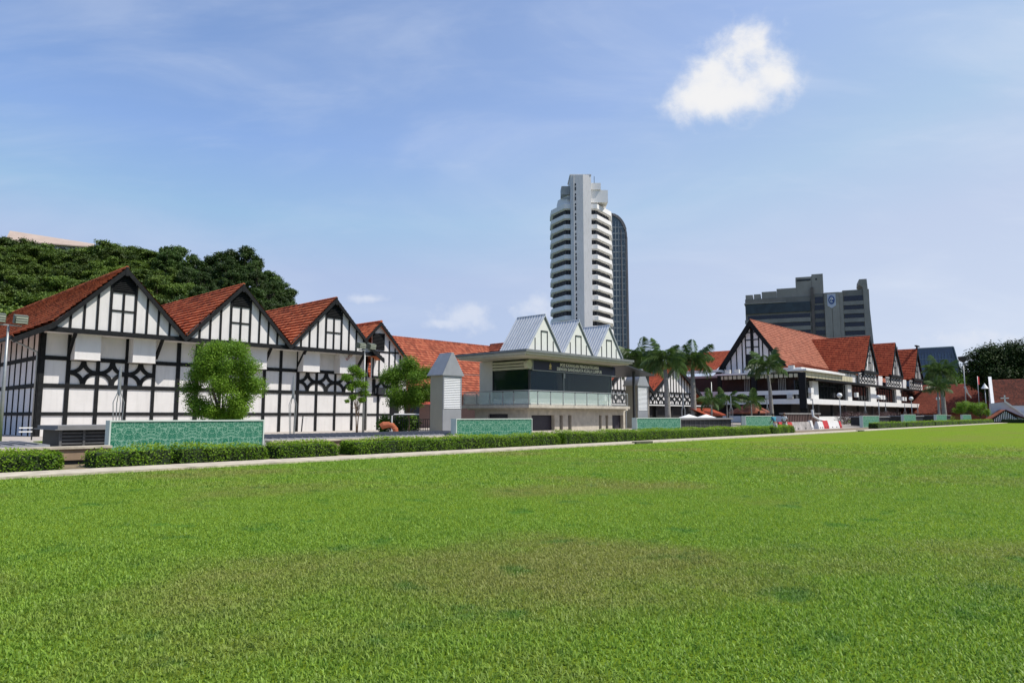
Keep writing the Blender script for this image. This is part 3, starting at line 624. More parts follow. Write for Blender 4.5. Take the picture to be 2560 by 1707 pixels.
def hall():
    t = thing('timber_framed_hall', 'long white half-timbered hall with three steep red-tiled gables', 'hall', (24, 50.5, .38))
    YW, YG, X0, X1 = 50.5, 49.1, 11.78, 36.33
    b = MB().box(X0 + .05, X1 - .05, YW, YW + .25, .3, 6.95); obj('front_wall', b, white_wall, t)
    b = MB().box(X0, X0 + .25, YW + .25, 79, .3, 6.9); obj('side_wall', b, shade_wall, t)
    b = MB().box(X1 - .25, X1, YW + .25, 62, .3, 7.0); obj('end_wall', b, white_wall, t)
    # lower frame
    b = MB(); d = .07; Y = YW
    posts = [(11.76, 12.05, 7), (13.23, 13.47, 7), (14.93, 15.15, 5.2), (16.65, 16.88, 7), (18.42, 18.62, 5.2), (20.0, 20.27, 7), (21.32, 21.60, 7), (23.1, 23.3, 5.2), (24.65, 24.88, 7), (26.55, 26.78, 5.2), (27.92, 28.14, 7), (29.43, 29.69, 7), (31.18, 31.39, 5.2), (32.98, 33.17, 7), (34.7, 34.9, 5.2), (36.12, 36.33, 7)]
    for x0, x1, zt in posts: b.box(x0, x1, Y - d, Y - .001, .3, zt if zt < 6 else 6.85)
    ends = [p[1] for p in posts]; st = [p[0] for p in posts]
    for i in range(len(posts) - 1):
        for z0, z1 in ((1.64, 1.85), (3.37, 3.63), (5.11, 5.37)): b.box(ends[i], st[i + 1], Y - d + .003, Y - .001, z0, z1)
    for x0, x1 in ((13.47, 14.93), (15.15, 16.65), (16.88, 18.42), (29.69, 31.18), (31.39, 32.98), (33.17, 34.7)): quatrefoil(b, x0, x1, 3.63, 5.11, Y - .002)
    # side frame
    X = X0; k = YW + 1.38
    b.box(X - d, X - .001, YW - d, YW + .28, .3, 6.85)
    while k < 79: b.box(X - .055, X - .001, k - .06, k + .06, .3, 6.8); k += 1.46
    for z0, z1 in ((1.64, 1.85), (3.37, 3.63), (5.11, 5.37)): b.box(X - d, X - .001, YW + .28, 79, z0, z1)
    # brackets under the overhang
    for x in (13.35, 18.6, 21.3, 26.6, 29.56, 35.2):
        b.prism([(x - .09, YW - .08, 5.5), (x - .09, YG + .25, 6.8), (x - .09, YG + .45, 6.8), (x - .09, YW - .08, 5.85)], (.18, 0, 0))
    obj('timber_frame', b, timber, t)
    # jettied gables
    b = MB().box(X0 + .1, X1 - .35, YG + .05, YW + .3, 6.78, 6.84); obj('soffit', b, white_wall, t)
    b = MB().box(X0 - .1, X1 - .1, YG - .12, YG + .1, 6.82, 7.06); b.box(X0 - .1, X1 - .1, YG - .16, YG + .12, 6.76, 6.82); obj('eave_beam', b, timber, t)
    za = 11.28
    for i in range(3):
        xc = 15.9 + 8 * i; lo, hi = xc - 3.95, xc + (3.95 if i < 2 else 4.0)
        b = MB().prism([(lo, YG, 7.06), (hi, YG, 7.06), (hi, YG, 7.3), (xc, YG, za - .25), (lo, YG, 7.3)], (0, .15, 0)); obj('gable_wall', b, white_wall, t)
        b = MB(); y = YG
        for s in range(-5, 6):
            x = xc + s * .742
            if abs(s) < 1: b.box(x - .065, x + .065, y - .06, y - .001, 7.06, 9.6)
            elif abs(s) == 1: b.box(x - .075, x + .075, y - .06, y - .001, 7.06, 9.6); b.box(x - .075, x + .075, y - .06, y - .001, 9.6, za - 1.05)
            else: b.box(x - .065, x + .065, y - .06, y - .001, 7.06, za - abs(x - xc) - .12)
        b.box(xc - .667, xc - .065, y - .055, y - .001, 8.37, 8.48); b.box(xc + .065, xc + .667, y - .055, y - .001, 8.37, 8.48)
        b.box(xc - .667, xc + .667, y - .058, y - .0015, 9.6, 9.74)
        obj('gable_frame', b, timber, t)
        b = MB(); z = 9.78
        b.prism([(xc - .7, y - .02, 9.74), (xc + .7, y - .02, 9.74), (xc + .7, y - .02, 10.35), (xc, y - .02, 11.0), (xc - .7, y - .02, 10.35)], (0, .018, 0))
        while z < 10.75:
            hw = min(.66, 11.0 - z - .12)
            if hw > .08: b.prism([(xc - hw, y - .03, z), (xc - hw, y - .11, z - .02), (xc - hw, y - .11, z + .012), (xc - hw, y - .03, z + .075)], (2 * hw, 0, 0))
            z += .125
        obj('louvre_vent', b, timber, t)
        # bargeboards with a kick at the outer eaves
        b = MB(); yb = YG - .34
        def board(x0, z0, x1, z1, w=.36): b.prism([(x0, yb, z0), (x1, yb, z1), (x1, yb, z1 - w), (x0, yb, z0 - w)], (0, .09, 0))
        def soff(x0, z0, x1, z1): b.prism([(x0, yb + .09, z0 - .14), (x1, yb + .09, z1 - .14), (x1, yb + .09, z1 - .2), (x0, yb + .09, z0 - .2)], (0, .26, 0))
        L = [(xc - 4, za - 4.22)] if i else [(xc - 3.9, za - 3.98), (xc - 5.9, za - 5.05)]
        Rr = [(xc + 4, za - 4.22)] if i < 2 else [(xc + 3.9, za - 4.0), (xc + 5.0, za - 4.75)]
        for side in (L, Rr):
            p = (xc, za)
            for q in side: board(p[0], p[1], q[0], q[1]); soff(p[0], p[1], q[0], q[1]); p = q
        b.box(xc - .09, xc + .09, yb - .02, yb + .05, za - .55, za + .06)
        obj('bargeboard', b, timber, t)
        b = MB(); y0, y1 = YG - .30, 78.5
        if i == 0:
            slope(b, (10.0, y0, 6.32), (10.0, y1, 6.32), (12.0, y1, 7.42), (12.0, y0, 7.42), .40, .10); slope(b, (12.0, y0, 7.42), (12.0, y1, 7.42), (xc, y1, za), (xc, y0, za), .40, .10)
        else: slope(b, (xc - 4, y0, za - 4.05), (xc - 4, y1, za - 4.05), (xc, y1, za), (xc, y0, za), .40, .10)
        if i < 2: slope(b, (xc + 4, y1, za - 4.05), (xc + 4, y0, za - 4.05), (xc, y0, za), (xc, y1, za))
        else:
            y1 = 60; slope(b, (xc + 3.9, y1, za - 4), (xc + 3.9, y0, za - 4), (xc, y0, za), (xc, y1, za)); slope(b, (xc + 5, y1, za - 4.72), (xc + 5, y0, za - 4.72), (xc + 3.9, y0, za - 4), (xc + 3.9, y1, za - 4)); y1 = 78.5
        ridge_cap(b, (xc, y0, za + .02), (xc, y1, za + .02))
        obj('roof', b, tile_red, t)
    # projecting air-conditioner housings
    for x0, x1 in ((13.42, 14.88), (16.82, 18.25), (24.92, 26.37), (29.5, 31.0), (32.93, 34.47)):
        b = MB().box(x0, x1, YW - .9, YW - .001, 5.19, 6.775)
        for k in range(1): b.box(x0 - .02, x1 + .02, YW - .93, YW - .001, 5.16, 5.187)
        obj('housing_box', b, white_wall, t)
    b = MB().box(9.86, 10.02, 49, 78.5, 6.14, 6.3); obj('gutter', b, dark_metal, t)
    b = MB().tube([(10.1, 50.0, 6.2), (10.6, 50.2, 6.0), (11.62, 50.55, 5.55), (11.66, 50.6, 5.3), (11.66, 50.6, .35)], .055, 8); obj('downpipe', b, steel, t, True)
    b = MB().tube([(36.35, 50.3, 6.3), (36.2, 50.3, 5.7), (36.2, 50.3, .4)], .045, 8); obj('downpipe', b, steel, t, True)
hall()
def wing():
    t = thing('timber_framed_wing', 'narrow half-timbered gable wing right of the long hall', 'building', (39, 50.5, .38))
    YW, YG = 50.52, 49.9
    b = MB().box(36.38, 40.8, YW, YW + .25, .2, 5.0); b.box(40.55, 40.8, YW + .25, 60, .2, 6.5); obj('wall', b, white_wall, t)
    b = MB().prism([(36.38, YG, 4.9), (40.0, YG, 4.9), (40.0, YG, 6.8), (37.1, YG, 9.7), (36.38, YG, 9.0)], (0, .15, 0)); b.box(36.38, 40, YG + .15, YW, 4.9, 4.95); obj('gable_wall', b, white_wall, t)
    b = MB(); Y = YW
    for x0, x1 in ((37.45, 37.68), (38.9, 39.12), (39.12, 39.9), (40.6, 40.82)): b.box(x0, x1, Y - .06, Y - .001, .2, 3.35)
    b.box(36.38, 40.82, Y - .07, Y - .0015, 3.35, 3.55); b.box(36.38, 37.45, Y - .055, Y - .001, 1.62, 1.8); b.box(37.68, 38.9, Y - .055, Y - .001, 1.62, 1.8); b.box(39.9, 40.6, Y - .055, Y - .001, 1.62, 1.8)
    for x0, x1 in ((37.25, 38.5), (38.62, 39.9)): quatrefoil(b, x0, x1, 3.55, 4.85, Y - .002); 
    b.box(38.5, 38.62, Y - .05, Y - .001, 3.55, 4.85); b.box(36.9, 37.25, Y - .05, Y - .001, 3.55, 4.85)
    obj('timber_frame', b, timber, t)
    b = MB(); y = YG
    b.box(36.38, 40.1, y - .1, y - .001, 4.86, 5.1)
    for x in (36.5, 37.15, 38.25, 38.9, 39.5): b.box(x - .06, x + .06, y - .05, y - .001, 5.1, min(7.2 if x < 38 else 99, 9.7 - abs(x - 37.1) - .25))
    b.box(36.4, 39.3, y - .055, y - .0015, 7.2, 7.33); obj('gable_frame', b, timber, t)
    b = MB(); b.box(36.4, 37.7, y - .03, y - .002, 7.4, 8.9)
    z = 7.5
    while z < 8.8: b.prism([(36.4, y - .03, z), (36.4, y - .1, z - .02), (36.4, y - .1, z + .01), (36.4, y - .03, z + .07)], (1.28, 0, 0)); z += .125
    obj('louvre_vent', b, timber, t)
    yb = YG - .4; b = MB()
    for x0, z0, x1, z1 in ((37.05, 9.9, 40.15, 6.75), (37.05, 9.9, 35.5, 8.35)): b.prism([(x0, yb, z0), (x1, yb, z1), (x1, yb, z1 - .33), (x0, yb, z0 - .33)], (0, .08, 0))
    obj('bargeboard', b, timber, t)
    b = MB(); slope(b, (33.5, yb + .02, 6.35), (33.5, 62, 6.35), (37.05, 62, 9.9), (37.05, yb + .02, 9.9)); slope(b, (40.15, 62, 6.78), (40.15, yb + .02, 6.78), (37.05, yb + .02, 9.9), (37.05, 62, 9.9)); ridge_cap(b, (37.05, yb, 9.92), (37.05, 62, 9.92)); obj('roof', b, tile_red, t)
    b = MB().box(37.3, 38.0, 50.1, 50.4, 3.5, 4.1); obj('air_unit', b, dark_metal, t)
wing()
def rear_block():
    t = thing('red_roofed_block', 'long low building with bright red tiled roof behind the vent tower', 'building', (52, 60, .35))
    b = MB().box(41, 64, 55.5, 66, .3, 6.2); obj('wall', b, mat('pinkish_wall', (.22, .15, .13), .85, .1, 1), t)
    tl = tile_mat('bright_red_tile', (.20, .055, .032), (.33, .085, .045), (.43, .14, .075), .5)
    b = MB(); slope(b, (38, 53.0, 3.75), (62, 53.0, 3.75), (62, 60, 10.15), (38, 60, 10.15), .42, .08); slope(b, (62, 66, 5.2), (38, 66, 5.2), (38, 60, 10.15), (62, 60, 10.15)); ridge_cap(b, (38, 60, 10.17), (62, 60, 10.17)); obj('roof', b, tl, t)
    b = MB(); slope(b, (55.2, 53.2, 3.9), (55.2, 60, 3.9), (61.7, 60, 10.4), (61.7, 53.2, 10.4), .42, .10); slope(b, (68, 60, 4.1), (68, 53.2, 4.1), (61.7, 53.2, 10.4), (61.7, 60, 10.4)); ridge_cap(b, (61.7, 53.2, 10.42), (61.7, 60, 10.42)); obj('roof', b, tl, t)
    b = MB().prism([(56, 53.7, .3), (67, 53.7, .3), (67, 53.7, 4.9), (61.7, 53.7, 10.1), (56, 53.7, 4.5)], (0, .2, 0)); obj('gable_wall', b, shade_wall, t)
    b = MB().box(43.5, 46.5, 55.44, 55.49, .35, 3.2); b.box(48, 51, 55.44, 55.49, 1.2, 3.2); obj('window', b, dark_glass, t)
    b = MB().prism([(41.2, 55.45, 3.6), (41.2, 53.2, 2.9), (41.2, 53.2, 2.75), (41.2, 55.45, 3.45)], (6, 0, 0)); obj('awning', b, mat('red_awning', (.42, .07, .05), .7, .15, 2), t)
rear_block()

# ------------------------------------------------------------------ control post
def post():
    t = thing('control_post', 'small two-storey control post with three silver metal gables and glass balcony', 'building', (43, 35, .35))
    b = MB()
    # ground floor with recessed openings: piers and lintel
    y0, yb = 32.3, 37.6
    op = [(37.43, 40.04), (40.63, 41.03), (41.68, 42.1), (45.67, 46.05), (46.6, 46.98), (47.55, 49.2)]; x = 37.0
    for a, c in op: b.box(x, a, y0, y0 + .3, .55, 1.66); x = c
    b.box(x, 49.6, y0, y0 + .3, .55, 1.66); b.box(37, 49.6, y0, y0 + .3, 1.66, 2.14); b.box(36.8, 49.9, y0 - .25, yb, .3, .55)
    b.box(49.3, 49.6, y0 + .3, yb, .55, 2.14); b.box(37.0, 37.3, y0 + .3, 34.2, .55, 2.14); b.box(37, 37.3, 36.2, yb, .55, 2.14); b.box(37, 37.3, 34.2, 36.2, 1.75, 2.14)
    obj('base_wall', b, concrete, t)
    b = MB(); b.box(37.3, 49.3, y0 + .32, y0 + .36, .55, 1.66); b.box(37.15, 37.19, 34.2, 36.2, .55, 1.75); obj('dark_shutter', b, mat('dark_shutter_metal', (.035, .03, .04), .5, .2, 3), t)
    b = MB().box(36.25, 49.0, 31.5, 38.3, 2.17, 2.38); b.box(36.6, 49.3, 31.9, 38, 2.05, 2.165); obj('balcony_slab', b, concrete, t)
    # room
    X0, X1, YF, YB = 38.06, 48.6, 33.0, 38.2
    b = MB(); b.box(X0 + .3, X1 - .1, 36.9, 37.05, 2.38, 5.9); b.box(X0 + .02, X0 + .12, 36.75, YB, 2.38, 5.75); b.box(X1 - .1, X1, 33.1, YB, 2.38, 5.9); b.box(X0, X1, YF, YF + .1, 4.98, 5.75)
    obj('room_wall', b, mat('cream_panel', (.60, .58, .50), .7, .08, 1.5), t)
    b = MB(); b.box(X0 + .08, X1 - .08, YF - .02, YF + .02, 2.39, 2.88); b.box(X0 - .01, X0 + .02, YF + .12, 36.68, 2.39, 2.88); obj('kick_panel', b, mat('pale_kick_panel', (.72, .72, .66), .6, .05, 1), t)
    b = MB(); b.box(X0 + .05, X1 - .05, YF + .03, YF + .06, 2.42, 4.98); b.box(X0 + .03, X0 + .06, YF + .1, 36.75, 2.42, 5.0)
    rg = mat('clear_green_glass', (.012, .028, .026), .03, .15, 1.2, spec=.65); nt = rg.node_tree; tr = nt.nodes.new('ShaderNodeBsdfTransparent'); mx = nt.nodes.new('ShaderNodeMixShader'); mx.inputs[0].default_value = .55; tr.inputs[0].default_value = (.6, .8, .72, 1)
    nt.links.new(tr.outputs[0], mx.inputs[1]); nt.links.new(nt.nodes['Principled BSDF'].outputs[0], mx.inputs[2]); nt.links.new(mx.outputs[0], nt.nodes['Material Output'].inputs[0])
    obj('window_glass', b, rg, t)
    b = MB(); b.box(42.9, 44.4, 34.4, 34.5, 2.4, 4.9); obj('inner_partition', b, mat('dark_partition', (.02, .018, .016), .6, .3, 1), t)
    b = MB()
    for k in range(7): b.tube([(38.5 + k * .13, 33.5, 2.5), (38.5 + k * .13, 33.5, 4.95)], .06, 6)
    obj('curtain', b, mat('green_curtain', (.06, .14, .12), .8, .2, 3), t)
    b = MB(); b.box(39.9, 41.5, 34.6, 35.2, 3.1, 3.16); b.box(40.0, 40.1, 34.7, 35.1, 2.38, 3.1); b.box(41.3, 41.4, 34.7, 35.1, 2.38, 3.1); b.box(45.2, 48, 35.4, 36.6, 2.38, 3.5); obj('counter', b, mat('brown_counter', (.14, .07, .05), .6, .2, 2), t)
    b = MB()
    for x in (X0, 42.05, X1 - .08): b.box(x, x + .08, YF, YF + .1, 2.38, 4.98)
    b.box(42.0, 42.2, YF - .05, YF + .02, 4.5, 4.85)
    obj('window_frame', b, steel, t)
    b = MB(); b.box(X0 - .03, X0 + .05, 36.68, 36.76, 2.38, 5.7); b.box(X0 - .04, X0 + .1, YF - .02, YF + .12, 2.38, 5.0); obj('dark_post', b, dark_metal, t)
    b = MB()
    for k in range(3): z = 5.62 - k * .22; b.box(X0 - .25 + k * .04, X0 + .02, YF + .1, 36.65, z - .16, z)
    b.tube([(X0 - .12, YF - .1, 5.35), (X0 - .12, YF + .2, 5.35)], .33, 14)
    obj('rolled_blind', b, mat('cream_blind', (.55, .54, .40), .7, .1, 2), t)
    # balcony balustrade
    b = MB(); g = MB(); xs = [36.33, 37.26, 38.69, 40.15, 41.59, 43.09, 44.56, 45.98, 46.37]; yy = 31.56
    for x in xs[1:-1]: b.box(x - .035, x + .035, yy - .02, yy + .04, 2.38, 3.26)
    b.box(36.28, 48.75, yy - .03, yy + .04, 3.36, 3.42); b.box(36.28, 48.75, yy - .02, yy + .03, 2.4, 2.45); b.box(48.7, 48.76, yy - .02, yy + .04, 2.38, 3.36); b.box(36.27, 36.33, yy - .02, yy + .04, 2.38, 3.36)
    x = 46.5
    while x < 48.7: b.box(x - .012, x + .012, yy, yy + .025, 2.45, 3.36); x += .2
    ys = [33.0, 34.05, 35.35, 36.72, 38.1]
    for y in ys: b.box(36.29, 36.35, y - .035, y + .035, 2.38, 3.26)
    b.box(36.28, 36.34, yy + .04, 38.2, 3.36, 3.42); b.box(36.28, 36.33, yy + .04, 38.2, 2.4, 2.45)
    obj('balustrade', b, steel, t)
    fg = mat('frosted_green_glass', (.55, .66, .60), .18, .05, 1, spec=.8)
    nt = fg.node_tree; tr = nt.nodes.new('ShaderNodeBsdfTransparent'); mx = nt.nodes.new('ShaderNodeMixShader'); mx.inputs[0].default_value = .42
    nt.links.new(tr.outputs[0], mx.inputs[1]); nt.links.new(nt.nodes['Principled BSDF'].outputs[0], mx.inputs[2]); nt.links.new(mx.outputs[0], nt.nodes['Material Output'].inputs[0])
    for a, c in zip(xs[:-1], xs[1:]): obj('glass_panel', MB().box(a + .05, c - .05, yy, yy + .012, 2.47, 3.33), fg, t)
    for a, c in zip([31.6] + ys[:-1], ys): obj('glass_panel', MB().box(36.31, 36.322, a + .05, c - .05, 2.47, 3.33), fg, t)
    # flat roof
    b = MB().box(35.45, 48.8, 31.05, 38.0, 5.86, 6.0); b.box(35.6, 48.6, 31.3, 37.9, 5.76, 5.857); obj('roof_slab', b, mat('cream_soffit', (.50, .47, .39), .7, .1, 2), t)
    b = MB().box(35.35, 48.9, 30.95, 38.1, 6.003, 6.18); obj('roof_edge', b, mat('grey_roof_edge', (.17, .18, .18), .5, .2, 2), t)
    b = MB().prism([(48.95, 31.8, 5.9), (48.95, 31.8, 5.75), (53.5, 31.8, 5.1), (53.5, 31.8, 5.2)], (0, 5, 0)); obj('lean_to_roof', b, dark_metal, t)
    b = MB().box(51.1, 51.28, 32.4, 32.58, .35, 5.4); obj('column', b, dark_metal, t)
    b = MB().tube([(49.55, 32.25, 2.0), (49.55, 32.25, .5)], .05, 8); obj('drain_pipe', b, steel, t)
    seam = mat('standing_seam_metal', (.58, .60, .63), .45, .08, 1.2, metal=.25, streak=.25)
    ivory = mat('ivory_board', (.70, .70, .655), .6, .06, 1.5)
    for xc in (38.62, 42.75, 46.9):
        hw, zb, za, ya, yb2 = 2.02, 6.2, 8.98, 31.95, 34.7
        b = MB()
        for sg in (-1, 1):
            b.prism([(xc, ya, za), (xc + sg * hw, ya, zb), (xc + sg * hw, ya, zb - .07), (xc, ya, za - .09)], (0, yb2 - ya, 0))
            L = math.hypot(hw, za - zb); nx_, nz_ = sg * (za - zb) / L, hw / L
            y = ya + .12
            while y < yb2: b.prism([(xc + nx_ * 0, y, za + nz_ * 0), (xc + sg * hw, y, zb), (xc + sg * hw + nx_ * .05, y, zb + nz_ * .05), (xc + nx_ * .05, y, za + nz_ * .05)], (0, .035, 0)); y += .26
        b.tube([(xc, ya - .02, za + .02), (xc, yb2, za + .02)], .05, 8)
        obj('metal_gable_roof', b, seam, t)
        b = MB().prism([(xc - hw + .16, ya + .12, zb), (xc + hw - .16, ya + .12, zb), (xc, ya + .12, za - .28)], (0, .1, 0)); obj('gable_board', b, ivory, t)
        b = MB().prism([(xc - hw + .16, yb2 - .2, zb), (xc + hw - .16, yb2 - .2, zb), (xc, yb2 - .2, za - .28)], (0, .1, 0)); obj('gable_board', b, ivory, t)
        b = MB(); y = ya + .12
        for dx, z1 in ((-1.05, 7.2), (1.02, 7.1)): b.box(xc + dx - .025, xc + dx + .025, y - .04, y - .001, zb, z1)
        for dx in (-.36, .34): b.box(xc + dx - .03, xc + dx + .03, y - .04, y - .001, zb, 7.72)
        b.box(xc - .39, xc + .37, y - .05, y - .001, 7.72, 7.79); obj('mullion', b, dark_metal, t)
    # sign
    sg = thing('name_board', 'dark blue name board with white lettering and crest over the post windows', 'sign', (43.6, 32.9, 4.97))
    b = MB().box(38.3, 48.95, 32.86, 32.94, 4.97, 5.68); obj('board', b, navy, sg)
    b = MB(); b.box(38.25, 49.0, 32.85, 32.95, 4.91, 4.967); b.box(38.24, 38.297, 32.85, 32.95, 4.967, 5.7); obj('board_frame', b, steel, sg)
    for txt, z, w in (('POS KAWALAN PENGUATKUASA', 5.36, 5.1), ('DEWAN BANDARAYA KUALA LUMPUR', 5.05, 5.9)):
        cu = bpy.data.curves.new('lettering', 'FONT'); cu.body = txt; cu.size = .34; cu.align_x = 'CENTER'; cu.extrude = .008; cu.materials.append(letter_m); cu.offset = .011
        o = bpy.data.objects.new('lettering', cu); COL.objects.link(o); o.parent = sg; off = ORG[sg.name]
        o.rotation_euler = (R(90), 0, 0); o.location = Vector((44.0, 32.85, z)) - off
        bpy.context.view_layer.update(); dg = bpy.context.evaluated_depsgraph_get(); me = bpy.data.meshes.new_from_object(o.evaluated_get(dg)); sx = w / max(.1, o.dimensions.x)
        mo = bpy.data.objects.new('lettering', me); COL.objects.link(mo); mo.parent = sg; mo.rotation_euler = o.rotation_euler; mo.location = o.location; mo.scale = (sx, 1.0, 1); mo['label'] = 'white capital letters reading ' + txt
        if not me.materials: me.materials.append(letter_m)
        bpy.data.objects.remove(o)
    b = MB().lathe((0, 0, 0), [(.001, -.01), (.13, -.01), (.13, .01), (.001, .01)], 12); b.v = [(40.25 + x, 32.84 + z * .6, 5.33 + y * 1.1) for x, y, z in b.v]
    b.box(40.1, 40.4, 32.84, 32.855, 5.1, 5.17); b.prism([(40.2, 32.84, 5.46), (40.3, 32.84, 5.46), (40.25, 32.84, 5.58)], (0, .01, 0)); obj('crest', b, gold, sg)
post()
def plastic_chair(x, y, z, rot, label):
    t = thing('plastic_chair', label, 'chair', (x, y, z), 'plastic chairs on the balcony', local=True); t.rotation_euler[2] = rot
    pl = white_paint if 'white' in label else mat('blue_plastic', (.12, .25, .38), .5, .05, 2)
    obj('seat', MB().box(-.22, .22, -.22, .2, .42, .45), pl, t)
    b = MB()
    for k in range(5):
        a = -.2 + .1 * k; b.box(a - .02, a + .02, .2, .23, .45, .83 - abs(a) * .3)
    b.tube([(-.23, .21, .45), (-.22, .23, .75), (-.1, .24, .86), (.1, .24, .86), (.22, .23, .75), (.23, .21, .45)], .022, 6); obj('backrest', b, pl, t)
    for sx in (-1, 1): obj('armrest', MB().tube([(sx * .24, .2, .66), (sx * .26, -.18, .64), (sx * .24, -.22, .42)], .02, 6), pl, t)
    for sx in (-1, 1):
        for sy in (-1, 1): obj('leg', MB().tube([(sx * .2, sy * .19, .43), (sx * .25, sy * .23, 0)], [.028, .02], 6), pl, t)
plastic_chair(47.0, 32.3, 2.38, .3, 'white plastic garden chair at the right end of the balcony'); plastic_chair(47.45, 32.75, 2.38, -.2, 'white plastic garden chair half hidden behind another chair')
plastic_chair(37.1, 34.6, 2.38, 1.3, 'blue plastic chair behind the shaded side balcony glass')
def vent_tower(x, y, s, label, w=1.62, dpt=1.3, z0=.35, eave=4.33):
    t = thing('vent_tower', label, 'vent tower', (x, y, z0), 'metal vent towers beside the control post', local=True); h = eave - z0
    obj('shaft', MB().box(0, w, .05, dpt, .12, h + .1), beige_panel, t)
    obj('metal_plate', MB().box(-.02, w + .02, 0, .048, 0, 1.72), zinc, t)
    b = MB(); b.box(-.02, .06, -.03, .048, 1.72, h + .1); b.box(w - .06, w + .02, -.03, .048, 1.72, h + .1); b.box(.06, w - .06, -.03, .048, h - .18, h + .1); obj('louvre_frame', b, zinc, t)
    b = MB(); z = 1.76
    while z < h - .25: b.prism([(.06, .045, z), (.06, -.025, z), (.06, -.01, z + .03), (.06, .045, z + .105)], (w - .12, 0, 0)); z += .115
    obj('louvre', b, louvre_m, t)
    b = MB(); e = .17; za = 5.85 - z0; b.prism([(-e, -e * .6, h), (w + e, -e * .6, h), (w / 2 + .08, .0, za), (w / 2 - .08, .0, za)], (0, .02, 0))
    b.face([(-e, -e * .6, h), (w / 2 - .08, 0, za), (w / 2 - .08, dpt - .1, za), (-e, dpt + e, h)]); b.face([(w + e, -e * .6, h), (w + e, dpt + e, h), (w / 2 + .08, dpt - .1, za), (w / 2 + .08, 0, za)])
    b.face([(w / 2 - .08, 0, za), (w / 2 + .08, 0, za), (w / 2 + .08, dpt - .1, za), (w / 2 - .08, dpt - .1, za)]); b.face([(w + e, dpt + e, h), (-e, dpt + e, h), (w / 2 - .08, dpt - .1, za), (w / 2 + .08, dpt - .1, za)])
    b.face([(-e, -e * .6, h), (-e, dpt + e, h), (w + e, dpt + e, h), (w + e, -e * .6, h)]); b.box(-e - .01, w + e + .01, -e * .6 - .01, dpt + e + .01, h - .05, h - .003); obj('cap', b, zinc, t)
    return t
vent_tower(30.66, 34.14, 1, 'tall metal-capped louvred vent tower left of the control post')
v = vent_tower(53.6, 33.62, 1, 'metal-capped vent tower right of the control post, by the palms')

